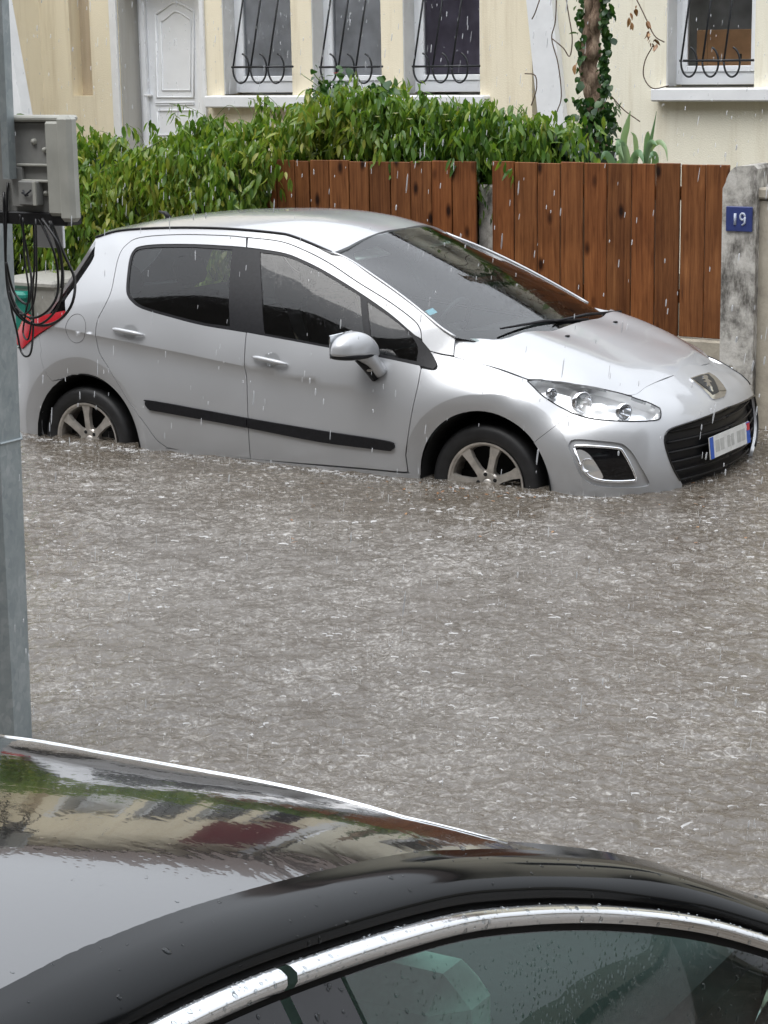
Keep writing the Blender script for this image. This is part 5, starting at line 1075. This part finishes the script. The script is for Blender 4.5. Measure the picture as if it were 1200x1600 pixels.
kb(-30, 190, 76, 337, .03, .085, .006).obj('back_box', 'cabinet_back', cab_); kb(72, 188, 96, 338, .05, .11, .010).obj('cover', 'cabinet_grey', cab_); kb(93, 180, 108, 347, .075, .118, .012).obj('cover_flange', 'cabinet_grey', cab_); kb(-30, 181, 96, 190, .04, .105, .006).obj('top_flange', 'cabinet_grey', cab_)
kb(20, 257, 74, 260, .085, .10, .002).obj('rib', 'cabinet_grey', cab_); kb(29, 282, 74, 285, .085, .105, .002).obj('rib', 'cabinet_grey', cab_); kb(29, 283, 57, 321, .085, .115, .004).obj('latch_housing', 'cabinet_back', cab_); kb(54, 284, 57, 321, .115, .122, .001).obj('rib', 'cabinet_grey', cab_); kb(14, 262, 28, 323, .085, .10, .002).obj('rib', 'cabinet_back', cab_); kb(-30, 334, 98, 349, .03, .10, .004).obj('cable_gland_tray', 'cable_black', cab_)
for x, y, rr in ((43, 222, .008), (60, 235, .007), (62, 303, .007)):
    c = at_w(x, y, KW); MB().lathe([(0, .095), (rr, .093), (rr*1.2, .085)], (c[0], KW-.115, c[2]), (0, 1, 0), 12).obj('screw', 'cabinet_grey', cab_, True)
for pts_ in ([(34, 301), (40, 305), (48, 297)], [(36, 297), (40, 306), (44, 305)]): MB().tube([at_w(x, y, KW+.008) for x, y in pts_], .003, 5).obj('latch_wire', 'iron_black', cab_, True)
w_ = kb(16, 347, 60, 391, .0, .012, .002).obj('white_tag_plate', 'white_pvc', cab_)
c0, c1 = at_w(12, 280, KW+.02), at_w(0, 15, KW+.02)
g_ = np.array([.022, 0, 0]); V = [p+q for p in (c0, c1, c1+(c1-c0)*1.2) for q in (-g_*.85+[0, .0, 0], g_*.35+[0, 0, 0], g_*.35+[0, -.03, 0], -g_*.85+[0, -.03, 0])]
fix_normals(MB().add(V, [(0, 1, 2, 3), (8, 9, 10, 11)]+[(4*i+k, 4*i+(k+1) % 4, 4*i+4+(k+1) % 4, 4*i+4+k) for i in range(2) for k in range(4)]).obj('cable_guard', 'galvanised_steel', pole))
cables = [([(52, 340), (54, 406), (51, 457), (52, 508), (49, 547), (42, 557), (33, 549), (26, 516), (18, 483), (12, 440)], .0045), ([(61, 342), (84, 393), (91, 437), (87, 467), (69, 490), (46, 496), (23, 475), (11, 432), (9, 380), (12, 285)], .0052), ([(79, 345), (102, 401), (116.5, 437), (113, 473), (95, 498), (69, 508.5), (38, 501), (18, 475), (10, 427), (6, 300)], .006), ([(31, 335), (42, 393), (49, 437), (46, 470), (36, 473), (20, 452), (10, 410)], .0052), ([(77, 345), (95, 406), (98.6, 439), (90, 480), (64, 506), (40, 500), (24, 480)], .005), ([(36, 340), (38, 400), (45, 457), (40, 490), (36, 520), (44, 530), (50, 500)], .004), ([(56, 342), (57, 430), (50, 480), (30, 490), (14, 455)], .004), ([(66, 342), (90, 380), (97, 420), (96, 450)], .006)]
bundle = thing('cable_bundle', (kc[0]-.02, PWL+.1, kc[2]-.4), 'loops of black cable hanging below the grey cabinet', 'cables')
for i, (pts_, rr) in enumerate(cables): MB().tube(catmull(np.array([at_w(x, y, KW-.03+.012*i+.015*math.sin(1.7*j+i)*(0 < j)) for j, (x, y) in enumerate(pts_)]), 8), rr*.72, 7).obj('cable', 'cable_black', bundle, True)

# ------------------------------------------------------------------ the black car in the foreground, tail towards the street
XC = 5.5
bc = thing('black_car', (XC, 8.3, 0), 'glossy black car with chrome window trim, roof wet with rain, in the foreground', 'car')
EZ = np.array([(6.05, .80, .86), (6.18, .875, .83), (6.36, .967, .80), (6.61, 1.105, .72), (6.834, 1.201, .655), (7.10, 1.297, .622), (7.36, 1.372, .608), (7.79, 1.457, .60), (8.13, 1.488, .60), (8.5, 1.495, .60), (8.85, 1.465, .60)])
ec3 = catmull(EZ, 40); ec = ec3[:, :2]; eh = ec3[:, 2]; ZR = lambda w: np.interp(w, ec[:, 0], ec[:, 1]); HBW = lambda w: np.interp(w, ec[:, 0], eh)
def froof(U, tq=False):
    x, w = U[:, 0], U[:, 1]; t = np.clip((x-XC)/HBW(w), -1, 1); cam_ = np.interp(w, [6.1, 7.0, 8.0, 8.85], [.07, .060, .050, .055]); return np.c_[x, w, ZR(w)+cam_*(1-np.abs(t)**3.4)]
EDGE_X = np.array([-.66, -.6, -.35, -.1, .1, .3, .5, .6, .655]); EDGE_W = np.array([6.83, 6.93, 7.10, 7.14, 7.14, 7.12, 7.09, 6.99, 6.86])     # where the roof breaks to the tailgate glass
edge_w = lambda dx: np.interp(dx, EDGE_X, EDGE_W)
tv = np.linspace(-1, 1, 61); G = []
for k in np.linspace(0, 1, 70)**1.15:
    row = []
    for t in tv:
        w = 8.85; 
        for _ in range(4): w = edge_w(t*.655)*(1-k)+8.85*k
        row.append((XC+t*HBW(w), w))
    G.append(froof(np.array(row)))
ro = MB().grid(np.array(G)).obj('roof', 'black_paint', bc, True); Eg = G[0]
Gw = np.array([[Eg[i]*(1-k)+np.array([XC+tv[i]*.70, 6.36-.05*(1-tv[i]**2), .93])*k for i in range(3, 58)] for k in np.linspace(0, 1, 8)]); Gw[0, :, 2] -= .006; MB().grid(Gw).obj('rear_window', 'green_glass', bc, True)
MB().tube(Eg[2:-2]+[0, .003, .000], .0038, 8).obj('roof_edge_trim', 'wet_chrome', bc, True)
# side profile sweeps along the roof edge
T = np.gradient(ec, axis=0); T /= np.linalg.norm(T, axis=1)[:, None]; Nn = np.c_[T[:, 1], -T[:, 0]]; Nn[Nn[:, 1] > 0] *= -1      # points down / inwards
sel = (ec[:, 0] > 6.06)
def sweep(offs, name, mat, sel=sel, smooth=True, sides=(1, -1), par=bc):
    for sg in sides:
        G = np.array([[(XC+sg*(h+dx), p[0]+n[0]*dn, p[1]+n[1]*dn) for dx, dn in offs] for p, n, h in zip(ec[sel], Nn[sel], eh[sel])]); o = MB().grid(G).obj(name, mat, par, smooth)
        fix_normals(o)
sweep([(-.05, -.012), (-.004, -.002), (.012, .001), (.030, .006), (.050, .016), (.066, .030), (.074, .046), (.074, .056)], 'roof_rail', 'black_rail_paint')
sweep([(.074, .056), (.066, .060), (.066, .068), (.078, .068)], 'seal_groove', 'dark_void')
k_ = ec[:, 0]
for s_ in ((k_ > 6.06) & (k_ < 7.700), (k_ > 7.708) & (k_ < 8.8)): sweep([(.078, .064), (.090, .066), (.100, .072), (.102, .083), (.097, .092)], 'window_trim', 'wet_chrome', s_)
sweep([(.097, .092), (.092, .096), (.090, .106)], 'glass_seal', 'dark_void')
def side_glass(wa, wb, name, mat, d=0.):
    m_ = (k_ >= wa) & (k_ <= wb); q = ec[m_]; n = Nn[m_]; hh = eh[m_]
    for sg in (1, -1):
        G = []
        for p, nn, h in zip(q, n, hh):
            top = np.array([h+.090+d, p[0]+nn[0]*.104, p[1]+nn[1]*.104]); row = []
            zb_ = min(.78, top[2]-.01); bw = max(top[0]+.02, .60+.088+.42*(top[2]-zb_)+d) 
            for t in np.linspace(0, 1, 12): dx = top[0]+(bw-top[0])*t+.022*math.sin(math.pi*t); row.append((XC+sg*dx, top[1]*(1-t)+p[0]*t, top[2]+(zb_-top[2])*t))
            G.append(row)
        fix_normals(MB().grid(np.array(G)).obj(name, mat, bc, True))
side_glass(6.10, 7.57, 'rear_side_window', 'green_glass'); side_glass(7.84, 8.75, 'front_side_window', 'green_glass'); side_glass(7.572, 7.700, 'door_pillar', 'black_pillar', .002); side_glass(7.712, 7.838, 'door_pillar', 'black_pillar', .002)
# lower body, cabin tub, seats
bw_ = [(6.12, .70, .76), (6.2, .80, .78), (6.5, .87, .78), (7.2, .90, .78), (8.3, .905, .80), (9.2, .90, .95), (9.9, .86, .93), (10.35, .74, .84), (10.5, .55, .72)]
for sg in (1, -1):
    G = np.array([[(XC+sg*hw*f, w, z) for f, z in ((.90, .2), (.97, .34), (1.0, .55), (.998, .72), (.985, zt_), (.955, zt_+.005))] for w, hw, zt_ in bw_]); fix_normals(MB().grid(G).obj('body_side', 'black_paint', bc, True))
G = np.array([[(XC+f*hw, w, z) for z in (.2, .4, .6, zt_) for f in (0,)] for w, hw, zt_ in bw_])
MB().add([(XC-.7, 6.12, .2), (XC+.7, 6.12, .2), (XC+.7, 6.12, .80), (XC-.7, 6.12, .80), (XC-.6, 6.34, .985), (XC+.6, 6.34, .985)], [(0, 1, 2, 3), (3, 2, 5, 4)]).obj('tailgate', 'black_paint', bc)
G = np.array([[(XC+hw*f, w, zt_+.04*(1-f*f)*q) for f in np.linspace(-.96, .96, 15)] for w, hw, zt_, q in ((9.35, .90, .97, 1), (9.6, .88, .96, 1), (9.9, .86, .935, 1), (10.35, .74, .845, 1), (10.5, .55, .72, 0))]); MB().grid(G).obj('bonnet', 'black_paint', bc, True)
G = np.array([[(XC+f*(.60+.22*t), 8.85+.62*t+.05*(1-f*f), 1.465+.05*(1-f*f)*(1-t)-.50*t) for f in np.linspace(-1, 1, 15)] for t in np.linspace(0, 1, 8)]); MB().grid(G).obj('windscreen', 'green_glass', bc, True)
MB().box((XC-.84, 6.3, .40), (XC+.84, 9.4, .46)).obj('cabin_floor', 'dark_void', bc); MB().box((XC-.80, 6.35, .46), (XC+.80, 6.95, .90), .03).obj('parcel_shelf', 'seat_fabric', bc)
for x in (XC-.37, XC+.37):
    for w in (7.12, 8.15):
        b = MB().box((x-.26, w, .46), (x+.26, w+.5, .62), .05).box((x-.25, w-.10, .55), (x+.25, w+.06, 1.10), .05); so = b.obj('seat', 'grey_leather', bc); MB().box((x-.13, w-.10, 1.12), (x+.13, w+.02, 1.28), .04).obj('headrest', 'grey_leather', so)
G = np.array([froof(np.c_[np.linspace(XC-.57, XC+.57, 15), np.full(15, w)])-[0, 0, .05] for w in np.linspace(7.1, 8.8, 20)]); MB().grid(G).obj('headlining', 'light_fabric', bc, True)
for w in (6.95, 9.55):
    for sg in (1, -1):
        c = (XC+sg*.74, w, .316); t = MB().lathe([(.2, .10), (.25, .125), (.30, .115), (.316, .06), (.316, -.08), (.2, -.1)], c, (sg, 0, 0), 32).obj('wheel', 'rubber', bc, True)
        rm = MB().lathe([(0, .09), (.06, .10), (.18, .09), (.205, .11)], c, (sg, 0, 0), 24).obj('rim', 'alloy', t, True)

def beads():                                          # rain beads standing on the trim, glass and rail of the near side
    r = np.random.default_rng(77); V = []; F = []; n = 0
    src = [(o, k) for o, k in [(o, {'window_trim': 260, 'rear_side_window': 520, 'roof_rail': 160, 'door_pillar': 170, 'front_side_window': 60}.get(o.name.split('.')[0], 0)) for o in bc.children] if k]
    for o, k in src:
        P = np.array([v.co[:] for v in o.data.vertices]); P[:, 1] *= -1; fc = [list(p.vertices) for p in o.data.polygons]; A_ = np.array([p.area for p in o.data.polygons]); N_ = np.array([p.normal[:] for p in o.data.polygons]); N_[:, 1] *= -1
        if P[:, 0].mean() < XC: continue
        for i in r.choice(len(fc), k, p=A_/A_.sum()):
            q = P[fc[i]]; u = r.dirichlet(np.ones(len(q))); c = (q*u[:, None]).sum(0); nn = N_[i]; nn = nn if nn[0] > 0 else -nn; px = project(c[None])[0]
            if not (-80 < px[0] < 1300 and 1250 < px[1] < 1750): continue
            a = np.cross(nn, [0, 0, 1.]); a /= np.linalg.norm(a)+1e-9; b2 = np.cross(nn, a); R0 = min(.0042, r.lognormal(math.log(.0014), .5)); st = r.uniform(1, 1.9); k0 = len(V); m_ = 8
            for lv, (rr, h) in enumerate(((1, 0), (.85, .38), (.5, .62))):
                for t in range(m_): an = 2*math.pi*t/m_; V.append(c+nn*h*R0*.9+a*rr*R0*math.cos(an)+b2*rr*R0*st*math.sin(an))
            V.append(c+nn*.66*R0); F += [(k0+lv*m_+t, k0+lv*m_+(t+1) % m_, k0+(lv+1)*m_+(t+1) % m_, k0+(lv+1)*m_+t) for lv in (0, 1) for t in range(m_)]+[(k0+2*m_+t, k0+2*m_+(t+1) % m_, k0+3*m_) for t in range(m_)]
    mesh_obj('rain_beads', V, F, 'bead_water', bc, True, kind='stuff')
beads()
for o in bc.children_recursive:                       # the car leans a little to its far side
    if o.type == 'MESH':
        co = np.empty(len(o.data.vertices)*3); o.data.vertices.foreach_get('co', co); co = co.reshape(-1, 3); co[:, 2] -= .028*(6.1-co[:, 0]); o.data.vertices.foreach_set('co', co.ravel()); o.data.update()
# ------------------------------------------------------------------ falling rain, one uncountable mass
def rain():
    r = np.random.default_rng(21); V = []; F = []; n = 0; d = np.array([.14, .05, 1.]); d /= np.linalg.norm(d)
    while n < 2800:
        x, w, z = r.uniform(-4, 8.5), r.uniform(-6, 8.6), r.uniform(.32, 4.6)
        dist = np.linalg.norm(np.array([x, w, z])-CAM)
        if dist < 2.2: continue
        q = project(np.array([[x, w, z]]))[0]
        if not (-250 < q[0] < 1450 and -250 < q[1] < 1850): continue
        if dist < 5 and r.random() < .55: continue
        # keep drops out of the cars
        if -.9 < x < 3.8 and abs(w) < 1.1 and z < 1.65: continue
        if XC-1 < x < XC+1 and 6 < w < 8.9 and z < 1.6: continue
        n += 1; L = r.uniform(.010, .030)*(2.4 if r.random() < .2 else 1)*(1 if dist > 5 else .7); rr = r.uniform(.0010, .0026)*(1 if dist > 5 else .75); c = np.array([x, w, z]); dd_ = d+r.normal(0, .03, 3)*[1, 1, 0]; u = np.array([1., 0, -d[0]]); v = np.array([0, 1., 0]); k = len(V)
        for t, q_ in ((-.5, .25), (-.3, 1), (.3, 1), (.5, .25)):
            for a in range(4): V.append(c+dd_*L*t+rr*q_*(math.cos(a*math.pi/2)*u+math.sin(a*math.pi/2)*v))
        F += [(k+4*i+a, k+4*i+(a+1) % 4, k+4*i+4+(a+1) % 4, k+4*i+4+a) for i in range(3) for a in range(4)]+[(k, k+3, k+2, k+1), (k+12, k+13, k+14, k+15)]
    mesh_obj('rain', V, F, 'rain_drop', None, True, kind='stuff', label='slanting streaks of falling rain all over the street', category='rain')
rain()
